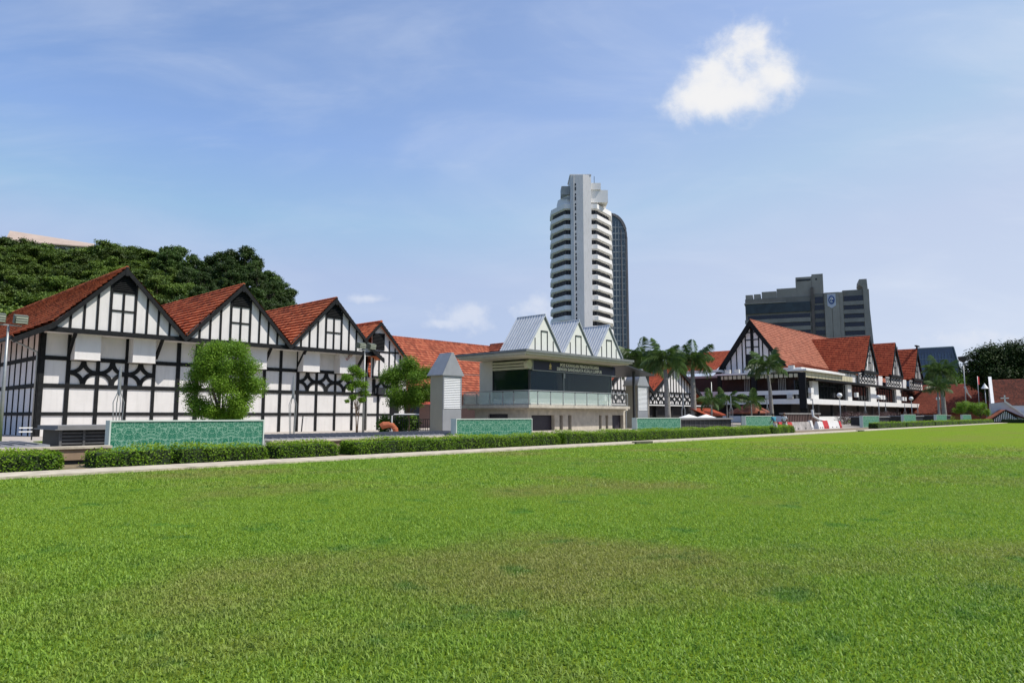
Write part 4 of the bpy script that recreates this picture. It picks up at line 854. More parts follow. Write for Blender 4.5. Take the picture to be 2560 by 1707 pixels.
# ------------------------------------------------------------------ club house
def club():
    t = thing('club_house', 'large white club house with steep orange-red tiled gables and balconies', 'club house', (190, 60, .1))
    XL, XR, YF = 142.2, 247.5, 50.0
    b = MB().box(XL, 249.8, YF, YF + .3, 3.95, 5.02); b.box(XL, XL + .3, YF + .3, 69, 3.95, 4.97); b.box(XL + .3, 249.5, YF + .3, 56, 3.95, 4.15); obj('balcony_parapet', b, white_paint, t)
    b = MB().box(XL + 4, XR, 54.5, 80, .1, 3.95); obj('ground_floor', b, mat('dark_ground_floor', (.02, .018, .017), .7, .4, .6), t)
    for k, x in enumerate((143, 152, 161, 170, 180, 192, 204, 216, 228, 240, 247.5)): obj('column', MB().box(x, x + .5, 51, 51.5, .1, 3.95), dark_metal if k % 2 else timber, t)
    b = MB().box(XL + .3, 176, 50.6, 50.9, .1, 1.4); b.box(XL - .1, XL + .2, 51, 68, .2, 1.5); obj('terrace_wall', b, white_paint, t)
    # first floor
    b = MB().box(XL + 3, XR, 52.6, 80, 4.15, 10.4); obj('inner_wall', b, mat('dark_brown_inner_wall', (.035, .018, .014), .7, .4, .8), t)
    b = MB()
    for x0, x1 in ((151.3, 154.9), (174.9, 178.0), (193.4, 198.5), (218.5, 223.5)): obj('white_pier', MB().box(x0, x1, 51.8, 52.59, 4.15, 8.9), white_paint, t)
    for x0, x1 in ((142.6, 150.6), (155.5, 168), (169.2, 174.4), (179, 188.8), (189.2, 192.8), (199.3, 213.2), (213.6, 217.9), (224.4, 238.5), (239, 246.4)):
        b = MB().box(x0, x1, 52.3, 52.45, 4.9, 8.8); o = obj('window', b, dark_glass, t)
        f = MB(); n = max(2, int((x1 - x0) / 2))
        for k in range(n + 1): x = x0 + (x1 - x0 - .12) * k / n; f.box(x, x + .12, 52.2, 52.299, 4.9, 8.8)
        f.box(x0, x1, 52.22, 52.298, 8.0, 8.12); obj('window_frame', f, timber, o)
    b = MB().box(148.5, XR + 4.5, 50.1, 50.5, 8.9, 9.35); b.box(XL + .1, XL + .4, 50.5, 68, 9.7, 10.3); obj('timber_beam', b, timber, t)
    b = MB(); x = 142.6
    while x < 172: b.box(x, x + 1.9, 50.3, 50.45, 9.36, 10.55); x += 2.1
    obj('frieze_panel', b, mat('cream_frieze', (.55, .50, .34), .7, .1, .8), t); b = MB()
    y = 51.5
    while y < 68: b.box(XL + .05, XL + .09, y, y + .75, 9.35, 10.1); y += 1.0
    obj('frieze_panel', b, bpy.data.materials['cream_frieze'], t)
    # left side parapet and curtains
    b = MB().box(XL - .15, XL + .1, 51.4, 60, 5.85, 6.72); b.box(XL - .15, XL + .1, 61.3, 67.7, 5.8, 6.65); obj('side_parapet', b, white_paint, t)
    for q in ((XL - .1, XL + .4, 60.1, 61.2, 3, 10.3), (XL - .1, XL + .4, 50.0, 51.3, 3, 10.3), (XL - .1, XL + .4, 68, 68.8, 3, 10.3), (XL + .6, XL + .9, 50, 51.2, .1, 4), (XL + .1, XL + .5, 60, 60.6, .1, 4)): obj('corner_post', MB().box(*q), timber, t)
    b = MB()
    for k in range(9): b.tube([(XL + 2.6, 55 + k * .35 + (6 if k > 4 else 0), 6.5), (XL + 2.6, 55 + k * .35 + (6 if k > 4 else 0), 9.3)], .1, 6)
    obj('curtain', b, mat('pale_curtain', (.35, .34, .32), .8, .1, 2), t)
    # flat canopy
    b = MB().box(XL - .1, 166.7, YF - .3, 57, 10.62, 10.98); b.box(XL - .1, 153, 57, 61.3, 10.2, 10.6); b.box(XL - .1, 153, 61.3, 69.6, 10.25, 10.62); obj('canopy', b, white_paint, t)
    # big gable, set back
    XG, yc, za, zb, hw = 153, 65.3, 23.4, 11.3, 8.75
    b = MB().prism([(XG, yc - hw + .4, zb), (XG, yc + hw - .4, zb), (XG, yc, za - .9)], (.3, 0, 0)); b.box(XG, XG + .3, yc - hw + .4, yc + hw - .4, 9.8, zb); obj('gable_wall', b, shade_wall, t)
    b = MB(); sl_ = (za - zb) / hw
    for dy in (-6.6, -5.2, -3.8, -2.4, 2.4, 3.8, 5.2, 6.6): b.box(XG - .1, XG - .002, yc + dy - .12, yc + dy + .12, 10.7, za - .9 - abs(dy) * sl_)
    for dy in (-1.55, 1.55): b.box(XG - .1, XG - .002, yc + dy - .12, yc + dy + .12, 10.7, za - 1.0 - abs(dy) * sl_)
    b.box(XG - .12, XG - .002, yc - .35, yc + .35, 10.7, za - 1.2)
    for z in (13.6, 15.3, 17.0, 18.7, 20.4): b.box(XG - .09, XG - .0025, yc - 1.55, yc + 1.55, z, z + .22)
    b.box(XG - .08, XG - .003, yc + .35, yc + 1.5, 10.7, 15.3)
    obj('gable_frame', b, timber, t)
    b = MB()
    for sg in (-1, 1): b.prism([(XG - 1.0, yc, za), (XG - 1.0, yc + sg * (hw + .4), zb - .5), (XG - 1.0, yc + sg * (hw - .7), zb - .5), (XG - 1.0, yc, za - 1.5)], (.9, 0, 0))
    obj('bargeboard', b, timber, t)
    b = MB(); slope(b, (XG - .9, yc - hw, zb), (235, yc - hw, zb), (235, yc, za), (XG - .9, yc, za), .62, .10); slope(b, (235, yc + hw, zb), (XG - .9, yc + hw, zb), (XG - .9, yc, za), (235, yc, za), .6, .06)
    ridge_cap(b, (XG - .9, yc, za), (235, yc, za), .16); obj('roof', b, tile_orange, t)
    b = MB(); P1 = (159.5, 57.4, 13.6); slope(b, (146, 54.4, 11.2), (181, 51.2, 11.9), (176, 57, 12.9), P1, .5, .05); slope(b, (146, 58.2, 11.2), (146, 54.4, 11.2), P1, (153.2, 58.2, 12.6), .5, .05); obj('roof', b, tile_orange, t)
    b = MB().box(146.5, 176, 52.2, 57, 10.99, 11.6); obj('clerestory_wall', b, white_paint, t)
    # three front gables
    for k, (x0, x1, xc) in enumerate(((181.2, 193.0, 187.3), (205.8, 217.5, 211.2), (230.6, 242.0, 236.2))):
        za = 21.35 + .1 * k; zb = 12.6; yf = 50.0
        h = xc - x0; h2 = x1 - xc
        b = MB().prism([(x0 + .5, yf, zb), (x1 - .5, yf, zb), (xc, yf, za - .9)], (0, .3, 0)); obj('gable_wall', b, white_wall, t)
        b = MB()
        for dx in (-4, -2.7, 2.2, 3.6): b.box(xc + dx - .07, xc + dx + .07, yf - .1, yf - .002, zb, za - 1.1 - abs(dx) * (za - zb) / h)
        b.box(xc - 1.3, xc - 1.05, yf - .1, yf - .002, zb, za - 2.6); b.box(xc + 1.05, xc + 1.3, yf - .1, yf - .002, zb, za - 2.6); b.box(xc - .3, xc + .3, yf - .1, yf - .002, zb, za - 1.2)
        for zz in (14.6, 16.4, 18.0): b.box(xc - 1.05, xc + 1.05, yf - .08, yf - .003, zz, zz + .2)
        b.box(x0 - .4, x1 + .4, yf - .4, yf + .3, zb - .75, zb - .03)
        for s_, xe in ((-1, x0 - .2), (1, x1 + .2)):
            b.prism([(xe - .2, yf + .3, 9.6), (xe + .2, yf + .3, 9.6), (xe + .2, yf - .3, zb - .8), (xe - .2, yf - .3, zb - .8)], (0, .2, 0))
        obj('gable_frame', b, timber, t)
        b = MB()
        for sg, e in ((-1, x0 - .2), (1, x1 + .2)): b.prism([(xc, yf - .5, za), (e, yf - .5, zb - .3), (e - sg * .6, yf - .5, zb - .3), (xc, yf - .5, za - 1.0)], (0, .35, 0))
        obj('bargeboard', b, timber, t)
        b = MB(); slope(b, (x0 - .3, yf - .4, zb - .3), (x0 - .3, 64, zb - .3), (xc, 64, za), (xc, yf - .4, za), .62, .16); slope(b, (x1 + .3, 64, zb - .3), (x1 + .3, yf - .4, zb - .3), (xc, yf - .4, za), (xc, 64, za), .42, .07)
        ridge_cap(b, (xc, yf - .4, za), (xc, 64, za), .16); obj('roof', b, tile_club, t)
        qx0, qx1 = (178.6, 191.8) if k == 0 else ((202.2, 216.5) if k == 1 else (227, 241))
        b = MB().box(qx0, qx1 + 1, yf + .1, yf + .3, 9.36, 11.84); obj('frieze_wall', b, white_wall, t)
        b = MB(); n = 5; w = (qx1 - qx0) / n
        for i in range(n):
            for j in range(2): quatrefoil(b, qx0 + i * w, qx0 + (i + 1) * w, 9.45 + j * 1.15, 9.45 + (j + 1) * 1.15, yf + .1, .38, .55, .06)
            b.box(qx0 + i * w - .06, qx0 + i * w + .06, yf + .03, yf + .099, 9.4, 11.8)
        obj('quatrefoil_frieze', b, timber, t)
        b = MB().box(qx0 - 4, qx0 - .2, yf + 1, yf + 1.3, 9.36, 11.9); obj('recess_wall', b, shade_wall, t)
    b = MB().box(166, 182, 50.9, 51.2, 9.36, 11.4); obj('frieze_wall', b, white_wall, t)
    b = MB(); b.box(166, 181.2, 50.4, 51, 11.5, 12.0)
    for x in (168.5, 170.5, 172.5, 174.5): b.box(x, x + .14, 50.84, 50.899, 9.36, 11.4)
    obj('timber_beam', b, timber, t)
    b = MB().box(239, 243.5, 49.4, 49.9, 23.3, 23.6)
    b.box(236.0, 236.5, 49.5, 49.9, 21.6, 22.3); b.box(234.8, 238.6, 49.4, 50, 22.3, 22.65); b.v = b.v[8:]; b.f = [tuple(i - 8 for i in f) for f in b.f[6:]]; obj('finial', b, timber, t)
    for x, y, z in ((143.2, 49.3, 6.1), (174.0, 49.6, 5.9), (194, 49.6, 5.7), (196.6, 49.6, 5.7), (215.6, 49.6, 5.7), (218.4, 49.6, 5.7), (243.6, 49.4, 5.2), (247.4, 49.4, 5.2), (144.6, 49.8, 4.98)):
        o = obj('air_conditioner', MB().box(x, x + 1.5, y, y + .6, z, z + 1.05), white_paint, t)
        obj('fan_grille', MB().lathe((0, 0, 0), [(.001, 0), (.34, 0), (.34, .04), (.001, .04)], 12), dark_metal, o).data.transform(Matrix.Translation(Vector((x + .55, y - .03, z + .52)) - ORG[t.name]) @ Matrix.Rotation(R(90), 4, 'X'))
    for y, z in ((52.6, 5.05), (57.1, 5.05), (64.3, 10.7), (66.4, 10.7), (61.9, 10.7), (52.6, 11.0)):
        xx = XL - .35 if z < 6 else XL + 1
        o = obj('air_conditioner', MB().box(xx, xx + .7, y, y + 1.1, z, z + .85), mat('grey_paint', (.5, .5, .48), .6, .1, 2) if 'grey_paint' not in bpy.data.materials else bpy.data.materials['grey_paint'], t)
    # rear veranda to the left
    b = MB().box(145, 152, 69.7, 92, 10.0, 10.5); obj('veranda_roof', b, mat('pink_grey_roof', (.36, .30, .28), .8, .1, .6), t)
    b = MB().box(147, 152, 69.7, 92, 4, 10); obj('veranda_wall', b, mat('brown_veranda_wall', (.05, .02, .018), .7, .3, .6), t)
    b = MB().box(145, 145.3, 69.7, 92, 5.6, 6.9); b.box(145.5, 145.8, 69.7, 92, 3.6, 4.6); obj('veranda_parapet', b, white_paint, t)
    b = MB(); slope(b, (150, 73, 12.1), (150, 83, 12.1), (158, 83, 17.2), (158, 71, 17.2), .42, .07); obj('roof', b, tile_club, t)
    obj('eave', MB().box(149.5, 152, 72, 83.4, 11.6, 12.1), white_paint, t)
club()
def mid_wing():
    t = thing('low_timbered_wing', 'dark low wing with two white half-timbered gables behind the palms', 'building', (122, 70, .1))
    Y = 70
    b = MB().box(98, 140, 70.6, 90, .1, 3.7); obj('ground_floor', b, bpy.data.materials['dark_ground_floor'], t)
    for x in (100, 106, 112, 118, 124, 130, 136): obj('column', MB().box(x, x + .5, 70, 70.4, .1, 3.7), timber, t)
    b = MB(); b.box(99, 132.5, Y, Y + .2, 3.9, 6); b.prism([(99, Y, 6), (116, Y, 6), (108, Y, 11.4)], (0, .2, 0)); b.prism([(116.5, Y, 6), (135.5, Y, 6), (125, Y, 11.4)], (0, .2, 0)); obj('gable_wall', b, white_wall, t)
    b = MB(); x = 99.2
    while x < 135:
        zt = max(11.2 - abs(x - 108) * .68, 11.4 - abs(x - 125) * .52)
        b.box(x - .12, x + .12, Y - .08, Y - .002, 6.2, max(6.4, zt)); x += 1.12
    b.box(98.5, 134, Y - .2, Y - .001, 5.95, 6.25); b.box(99, 132.5, Y - .12, Y - .002, 3.55, 3.85)
    x = 99
    while x < 132: quatrefoil(b, x, x + 2.1, 3.9, 5.9, Y - .002, .38, .55, .08); b.box(x - .08, x + .08, Y - .07, Y - .001, 3.85, 5.95); x += 2.1
    for xc, xa, xb2, za, zl, zr in ((108, 99, 116, 11.9, 5.6, 6.2), (125, 116, 138.5, 12.1, 6.2, 4.2)):
        b.prism([(xc, Y - .9, za), (xa, Y - .9, zl), (xa, Y - .9, zl - .8), (xc, Y - .9, za - .9)], (0, .3, 0)); b.prism([(xc, Y - .9, za), (xb2, Y - .9, zr), (xb2, Y - .9, zr - .8), (xc, Y - .9, za - .9)], (0, .3, 0))
    obj('timber_frame', b, timber, t)
    obj('sill_ledge', MB().box(99, 137, Y - .5, Y - .13, 3.5, 3.68), white_paint, t)
    b = MB(); slope(b, (99, Y - .8, 5.6), (99, 88, 5.6), (108, 88, 11.9), (108, Y - .8, 11.9), .42, .07); slope(b, (116, 88, 6.2), (116, Y - .8, 6.2), (108, Y - .8, 11.9), (108, 88, 11.9), .42); obj('roof', b, tile_club, t)
    b = MB(); slope(b, (116, Y - .8, 6.2), (116, 88, 6.2), (125, 88, 12.1), (125, Y - .8, 12.1), .42, .07); slope(b, (138.5, 88, 4.2), (138.5, Y - .8, 4.2), (125, Y - .8, 12.1), (125, 88, 12.1), .42); obj('roof', b, tile_club, t)
mid_wing()

# ------------------------------------------------------------------ palms
frond_m = leaf_mat('palm_leaf', (.025, .065, .012), (.12, .20, .045), .45, .25, spec=.4)
shaft_green = mat('crown_shaft_green', (.16, .26, .06), .5, .2, 3)
def frond_mesh(name, L, droop, seed, lw=.5, n=60):
    rs = np.random.RandomState(seed); V = []; F = []; rn = []
    def pt(s): return np.array([L * (s - .18 * s * s * droop), 0, L * (.42 * s - .62 * droop * s * s)])
    prev = pt(0)
    for k in range(10):           # midrib
        a, c = pt(k / 10), pt((k + 1) / 10); w = .045 * (1 - k / 11)
        i = len(V); V += [a + [0, -w, 0], a + [0, w, 0], c + [0, w, 0], c + [0, -w, 0]]; F.append((i, i + 1, i + 2, i + 3)); rn += [.9] * 4
    for k in range(n):
        s = .1 + .9 * k / n; p = pt(s); l = L * .34 * math.sin(math.pi * (.12 + .84 * s)) ** .7 * rs.uniform(.85, 1.1)
        for sg in (-1, 1):
            d = np.array([.45 + rs.normal() * .08, sg * .8, .25 - .55 * rs.uniform(.3, 1.2)]); d /= np.linalg.norm(d)
            m = p + d * l * .5; e = p + d * l + np.array([0, 0, -l * .62]); w = np.array([.055 * L / 2.6 * lw / .5, 0, .035])
            i = len(V); V += [p, m - w * .5, e, m + w * .5]; F.append((i, i + 1, i + 2, i + 3)); rn += [rs.uniform(.15, .85)] * 4
    return np.array(V), np.array(F), np.array(rn)
def make_palm(label, seed, H, L, nf=15, thick=.26, bend=0., z0=0):
    rs = np.random.RandomState(seed); t = thing('palm_tree', label, 'palm tree', (0, 0, 0), 'palm trees by the club house', local=True)
    hs = H - L * .28
    b = MB().tube([(0, 0, 0), (bend * .2, 0, hs * .2), (bend * .5, 0, hs * .55), (bend, 0, hs * .86)], [thick * 1.15, thick * 1.0, thick * .85, thick * .62], 10); obj('trunk', b, palm_bark, t, True)
    b = MB().tube([(bend, 0, hs * .86), (bend * 1.05, 0, hs * .93), (bend * 1.1, 0, hs * 1.0)], [thick * .66, thick * .55, thick * .25], 8); obj('crown_shaft', b, shaft_green, t, True)
    ms = []
    for k in range(nf):
        ang = k * 2.4 + rs.uniform(-.2, .2); el = .95 - 1.55 * (k / nf)
        if k < 4:
            V, F, r = frond_mesh('frond', L, (.45, .75, 1.0, 1.25)[k], seed * 10 + k); o = np_mesh('frond', V, F, r, frond_m, t); ms.append(o.data)
        else: o = bpy.data.objects.new('frond', ms[(k * 7 + 3) % 4]); COL.objects.link(o); o.parent = t
        o.location = (bend * 1.1, 0, hs * .985); o.rotation_euler = (rs.uniform(-.3, .3), -el, ang); s = rs.uniform(.85, 1.1); o.scale = (s, s, s)
    return t
def place(o, px, D, zbase, rot=0, s=1):
    p = pix(px, 1040, D); o.location = (p.x, p.y, zbase); o.rotation_euler[2] = rot; o.scale = (s, s, s)
A = make_palm('big palm with drooping crown, nearest the metal vent tower right of the post', 31, 10.6, 3.9, 24, .42, .3); place(A, 1671, 92, .1, 2.2, .93)
o = copy_tree(A); place(o, 1735, 100, .1, .6, 1.0); o['label'] = 'tallest palm with bushy crown, standing against the low timbered wing'
o = copy_tree(A); place(o, 1598, 104, .1, 4.2, 1.03); o['label'] = 'palm crown showing just right of the silver gables of the post'
o = copy_tree(A); place(o, 1616, 112, .1, 5.2, 1.02); o['label'] = 'palm crown between the post and the two palms with visible trunks'
B_ = make_palm('slim palm in front of the big club gable, with spreading crown', 32, 11.0, 4.1, 18, .34, -.45); place(B_, 1931, 108, .1, -.7, .93)
Cc = make_palm('small palm in the club garden, left of the three', 33, 4.2, 2.4, 11, .12)
place(Cc, 1779, 96, .1, 1); C2 = copy_tree(Cc); place(C2, 1818, 100, .1, 2.5, 1.05); C2['label'] = 'middle small palm in the club garden, behind a forked lamp'
C3 = copy_tree(Cc); place(C3, 1879, 104, .1, 4, 1.05); C3['label'] = 'small palm in the club garden, above the red tiled pavilion'
o = copy_tree(A); place(o, 2362, 150, .1, 1.2, 1.16); o['label'] = 'taller palm with dark crown right of the club, before the blue glass block'
o = copy_tree(B_); place(o, 2348, 138, .1, 3.2, .72); o['label'] = 'shorter palm with round crown right of the club, in front of a taller one'

# ------------------------------------------------------------------ distant buildings
def tower():
    p = pix(1459, 1038, 280); t = thing('white_tower', 'tall white office tower with stacked spandrel bands and a blank central shaft', 'tower', (p.x, p.y, 0), local=True)
    t.rotation_euler[2] = YAW - R(90); t.scale = (1, 1, 1.03)          # local x to the right, y away from the lawn
    top = 98.5; sh = mat('tower_render', (.66, .65, .64), .8, .10, .05, streak=.35); band = mat('tower_band', (.84, .82, .79), .75, .06, .12, streak=.12)
    gl = mat('tower_glass', (.010, .010, .011), .25, .4, .6, spec=.2)
    b = MB(); b.prism([(-4.4, -.3, 0), (.7, -.9, 0), (4.2, .3, 0), (4.2, 12, 0), (-4.4, 12, 0)], (0, 0, top)); b.box(-4.7, 4.3, 0, 12, top, top + .5); obj('shaft', b, sh, t)
    b = MB().box(-3.3, -3.0, -.62, -.3, 0, top)
    obj('pilaster', b, sh, t)
    b = MB(); z = 12
    k = 0
    while z < top - 3: b.prism([(-2.75, -.52, z), (-2.2, -.6, z), (-2.2, -.6, z + (1.6 if k % 2 else .9)), (-2.75, -.52, z + (1.6 if k % 2 else .9))], (0, -.05, 0)); z += 2.05; k += 1
    obj('stair_window', b, dark_glass, t)
    poly = [(-7.0, 1.4), (-11.8, 10.5), (-11.8, 20), (-6, 27), (9, 27), (15.6, 21.5), (14.0, 12.5), (6.6, 1.4)]
    cxx = sum(q[0] for q in poly) / 8; cyy = sum(q[1] for q in poly) / 8
    def off(d): return [(x + (x - cxx) / math.hypot(x - cxx, y - cyy) * d, y + (y - cyy) / math.hypot(x - cxx, y - cyy) * d) for x, y in poly]
    b = MB(); b.prism([(x, y, 0) for x, y in off(-1.0)], (0, 0, 86.5)); obj('glazing', b, gl, t)
    fl = 4.15; z = 84.6 - 19 * fl; n = 0
    while n < 20:
        o_ = off(.25); i_ = off(-.6); b = MB(); zz = z + n * fl; hh = 2.35 if n < 19 else 2.6
        m = MB()
        L0 = [(x, y, zz) for x, y in i_]; L1 = [(x, y, zz + .45) for x, y in o_]; L2 = [(x, y, zz + hh - .25) for x, y in o_]; L3 = [(x, y, zz + hh) for x, y in i_]
        nn = len(poly)
        for A_, B2 in ((L0, L1), (L1, L2), (L2, L3)):
            for q in range(nn): m.face([A_[q], A_[(q + 1) % nn], B2[(q + 1) % nn], B2[q]])
        m.face(L0[::-1]); m.face(L3); obj('spandrel_band', m, band, t); n += 1
    b = MB(); q = off(-.93); ring = []
    for k in range(8):
        a_, c_ = Vector((*q[k], 0)), Vector((*q[(k + 1) % 8], 0)); nseg = max(1, int((c_ - a_).length / 1.1))
        for j in range(nseg): pt_ = a_.lerp(c_, j / nseg); b.box(pt_.x - .07, pt_.x + .07, pt_.y - .07, pt_.y + .07, 8, 86)
    obj('mullion', b, mat('tower_mullion', (.10, .09, .085), .6, .2, 1), t)
    b = MB().prism([(x, y, 87.1) for x, y in off(-3)], (0, 0, 4.4)); b.box(4.3, 11.5, 2.5, 12, 88, 93.2); b.box(4.3, 8.5, 2, 10, 93.2, 96); obj('roof_plant', b, band, t)
    b = MB().box(-8.0, -4.5, 3, 9, 91.5, 95); b.box(-7.5, -4.5, 2.8, 2.99, 89.5, 90.3); obj('roof_tank', b, mat('tank_grey', (.38, .39, .38), .7, .15, .5), t)
    b = MB(); b.tube([(6, 4, 96), (6, 4, 99.5)], .12, 5); obj('antenna', b, dark_metal, t)
tower()
def round_tower():
    p = pix(1540, 1038, 330); t = thing('curved_glass_tower', 'curved grey-blue glass tower standing behind the white one', 'tower', (p.x, p.y, 0), local=True); t.rotation_euler[2] = YAW - R(90)
    prof = []; n = 14; H = 101
    b = MB(); pts = [(-14, 8, 0), (-14, -6, 0)] + [(6.2 - 7 + 7 * math.sin(R(a)), -6 + 6 - 6 * math.cos(R(a)), 0) for a in range(0, 91, 10)] + [(6.2, 22, 0), (-14, 22, 0)]
    def arc(s): return [(-14, z) for z in (0,)]
    out = [(-14, 0, 0), (6.4, 0, 0), (6.4, 0, 88)] + [(6.4 - 7.5 * (1 - math.cos(R(a))), 0, 88 + 11.5 * math.sin(R(a))) for a in range(10, 91, 10)] + [(-14, 0, 99.5)]
    b.prism(out, (0, 20, 0)); obj('glass_body', b, mat('blue_grey_glass', (.05, .085, .10), .12, .35, .25, spec=.8), t)
    rim = MB(); L = out[2:-1]
    for a, c in zip(L[:-1], L[1:]): rim.bar(Vector(a) + Vector((0, -.3, 0)), Vector(c) + Vector((0, -.3, 0)), .7, 1.2)
    rim.box(6.0, 6.9, -.6, 20.3, 0, 88); rim.box(3.6, 4.1, -.5, -.02, 0, 92); obj('grey_rim', rim, mat('rim_grey', (.16, .15, .15), .6, .15, .3), t)
    b = MB(); z = 6
    while z < 95: b.box(-14, 5.9, -.25, -.02, z, z + .5); z += 3.1
    x = -2
    while x < 6: b.box(x, x + .3, -.3, -.03, 0, 91 if x > 3.5 else 96); x += 1.5
    obj('glazing_bar', b, mat('pale_glazing_bar', (.30, .33, .33), .5, .15, .5), t)
round_tower()
def grey_block():
    p = pix(2034, 1038, 400); t = thing('grey_office_block', 'wide dark grey concrete office block with strip windows and a round blue emblem', 'office block', (p.x, p.y, 0), local=True); t.rotation_euler[2] = YAW - R(90) - R(22); t.scale = (.64, .64, .965)
    # local x along the front (right is nearer), y away
    cg = mat('dark_grey_concrete', (.215, .20, .17), .9, .2, .08, streak=.35); cl = mat('mid_grey_concrete', (.33, .30, .25), .9, .2, .1, streak=.3)
    st = mat('strip_window', (.012, .014, .03), .25, .4, .4, spec=.5)
    X0, X1 = -55, 2.5; H = 74
    b = MB().box(X0, X1, 1.2, 24, 0, H); obj('left_wing', b, cg, t); obj('upper_glazing', MB().box(X0 + .5, X1 - 1, 0, 1.19, H - 9.4, H - 3.5), mat('smoky_glass', (.03, .045, .05), .3, .5, .2, spec=.4), t)
    b = MB(); z = H - 13
    k = 0
    while z > 0: b.box(X0 + 2, X1 - 1.6, 1.02, 1.19, z, z + 2.3); z -= 5.1
    obj('strip_window', b, st, t)
    b = MB(); z = H - 15.8
    while z > 0: b.box(X0 - .6, X1 - 1.2, -.3, 1.0, z + .1, z + 2.6); z -= 5.1
    obj('spandrel', b, mat('band_concrete', (.29, .27, .23), .9, .2, .1, streak=.35), t)
    b = MB().box(X0 - .8, X0 + 36, -1, 14, H - 3.3, H - 2.7); b.box(X0 + .5, X0 + 7, 2, 12, H, H + 2.8); b.box(X0 + 8, X0 + 14, 2, 12, H, H + 3); b.box(X0 + 15, X0 + 28, 2, 14, H, H + 4.2); b.box(X0 + 28.2, -10, 2, 14, H, H + 5.6); obj('roof_parapet', b, cl, t)
    b = MB().box(-10, 3.6, 2.5, 18, H, H + 12.0); b.box(3.7, 13.2, 2, 18, H, H + 13.2); obj('penthouse', b, cl, t)
    b = MB().box(-9, 2.8, 2.3, 2.49, H + 9.5, H + 10.6); b.box(6.8, 8.2, 1.8, 1.99, H + 9.5, H + 10.6); obj('penthouse_slot', b, dark_metal, t)
    b = MB().box(2.51, 4.6, -.8, 24, 0, H + 5); obj('service_column', b, mat('brown_grey_column', (.16, .13, .11), .9, .3, .2), t)
    b = MB().box(4.61, 13.4, 1.2, 24, 0, H + 1); obj('core', b, cg, t)
    b = MB(); z = H - 9
    while z > 0: b.box(5.2, 12.9, .9, 1.19, z, z + 2.9); z -= 5.1
    b.box(5.6, 12.4, .95, 1.19, H - 5, H - 1); obj('core_window', b, st, t)
    b = MB().box(13.41, 19.2, -1.5, 24, 0, H + 1); b.box(19.6, 25.4, -1.5, 24, 0, H + 1); b.box(19.2, 19.6, -.8, 24, 0, H + 1); b.box(25.5, 28.6, -.6, 24, 0, H + 1); obj('twin_fin', b, cl, t)
    b = MB().box(28.61, 50.0, 1.2, 24, 0, H + 2); obj('right_wing', b, cg, t)
    b = MB(); z = H - 4.5
    while z > 0: b.box(29.5, 44.8, .95, 1.19, z, z + 3); z -= 5.1
    obj('strip_window', b, st, t)
    b = MB(); z = H - 7.2
    while z > 0: b.box(28.7, 45.2, -.2, .94, z, z + 2.4); z -= 5.1
    obj('spandrel', b, bpy.data.materials['band_concrete'], t)
    b = MB().prism([(45.3, 0, 0), (54.5, 0, 0), (48.6, 0, H + 8), (42.5, 0, H + 8), (42, 0, H + 5), (45.3, 0, H + 3)], (0, 24, 0)); obj('slanted_end_wall', b, cl, t)
    b = MB(); b.prism([(15.7, -1.9, H), (22.7, -1.9, H), (22.7, -1.9, H - 7), (19.2, -1.9, H - 8.6), (15.7, -1.9, H - 7)], (0, .38, 0)); e = obj('emblem_plate', b, mat('emblem_white', (.55, .56, .62), .5, .05, 1), t)
    b = MB().lathe((0, 0, 0), [(.001, 0), (2.6, 0), (2.6, .25), (.001, .25)], 24); b.v = [(19.2 + x, -1.92 - z, H - 3.6 + y) for x, y, z in b.v]; obj('emblem_disc', b, mat('emblem_blue', (.02, .07, .25), .4, .1, 1), e)
    b = MB(); pts = [(19.2 + 1.5 * math.cos(R(a)), -2.22, H - 3.6 + 1.5 * math.sin(R(a))) for a in range(40, 330, 20)]; b.tube(pts, .22, 5); b.tube([(18.0, -2.22, H - 3.3), (19.2, -2.22, H - 2.7), (20.6, -2.22, H - 3.4)], .28, 5); b.tube([(19.3, -2.22, H - 2.8), (19.0, -2.22, H - 4.6)], .25, 5); obj('emblem_mark', b, letter_m, e)
grey_block()
def glass_block():
    p = pix(2345, 1038, 350); t = thing('blue_glass_block', 'dark blue glass building with a slanting right side', 'building', (p.x, p.y, 0), local=True); t.rotation_euler[2] = YAW - R(90)
    b = MB().prism([(-9.2, 0, 0), (18, 0, 0), (9.8, 0, 36.2), (-6.5, 0, 35.6), (-9.2, 0, 35.2)], (0, 20, 0)); b.prism([(-9.21, 0.1, 0), (-9.21, .1, 35), (-17, 14, 30), (-17, 14, 0)], (0, 5, 0)); obj('glass_body', b, mat('navy_glass', (.02, .05, .11), .15, .35, .5, spec=.7), t)
    b = MB(); z = 2
    while z < 33: b.box(-9, 17.6 - z * .227, -.12, -.01, z, z + .22); z += 3.1
    x = -6.4
    while x < 17: b.box(x, x + .16, -.13, -.012, 0, min(33.5, (17.6 - x) / .227)); x += 1.7
    b.box(-9.2, -8.6, -.4, -.02, 0, 35.4); b.bar((-9.2, -.2, 35.3), (9.9, -.2, 36.3), .4, .6); b.bar((18, -.2, 0), (9.9, -.2, 36.3), .5, .5); obj('glazing_bar', b, mat('grey_blue_bar', (.09, .14, .19), .5, .15, 1), t)
    b = MB().box(-16, -11.5, 12, 16, 30, 37.5); obj('roof_tank', b, mat('pale_tank', (.5, .5, .5), .6, .1, 1), t)
glass_block()
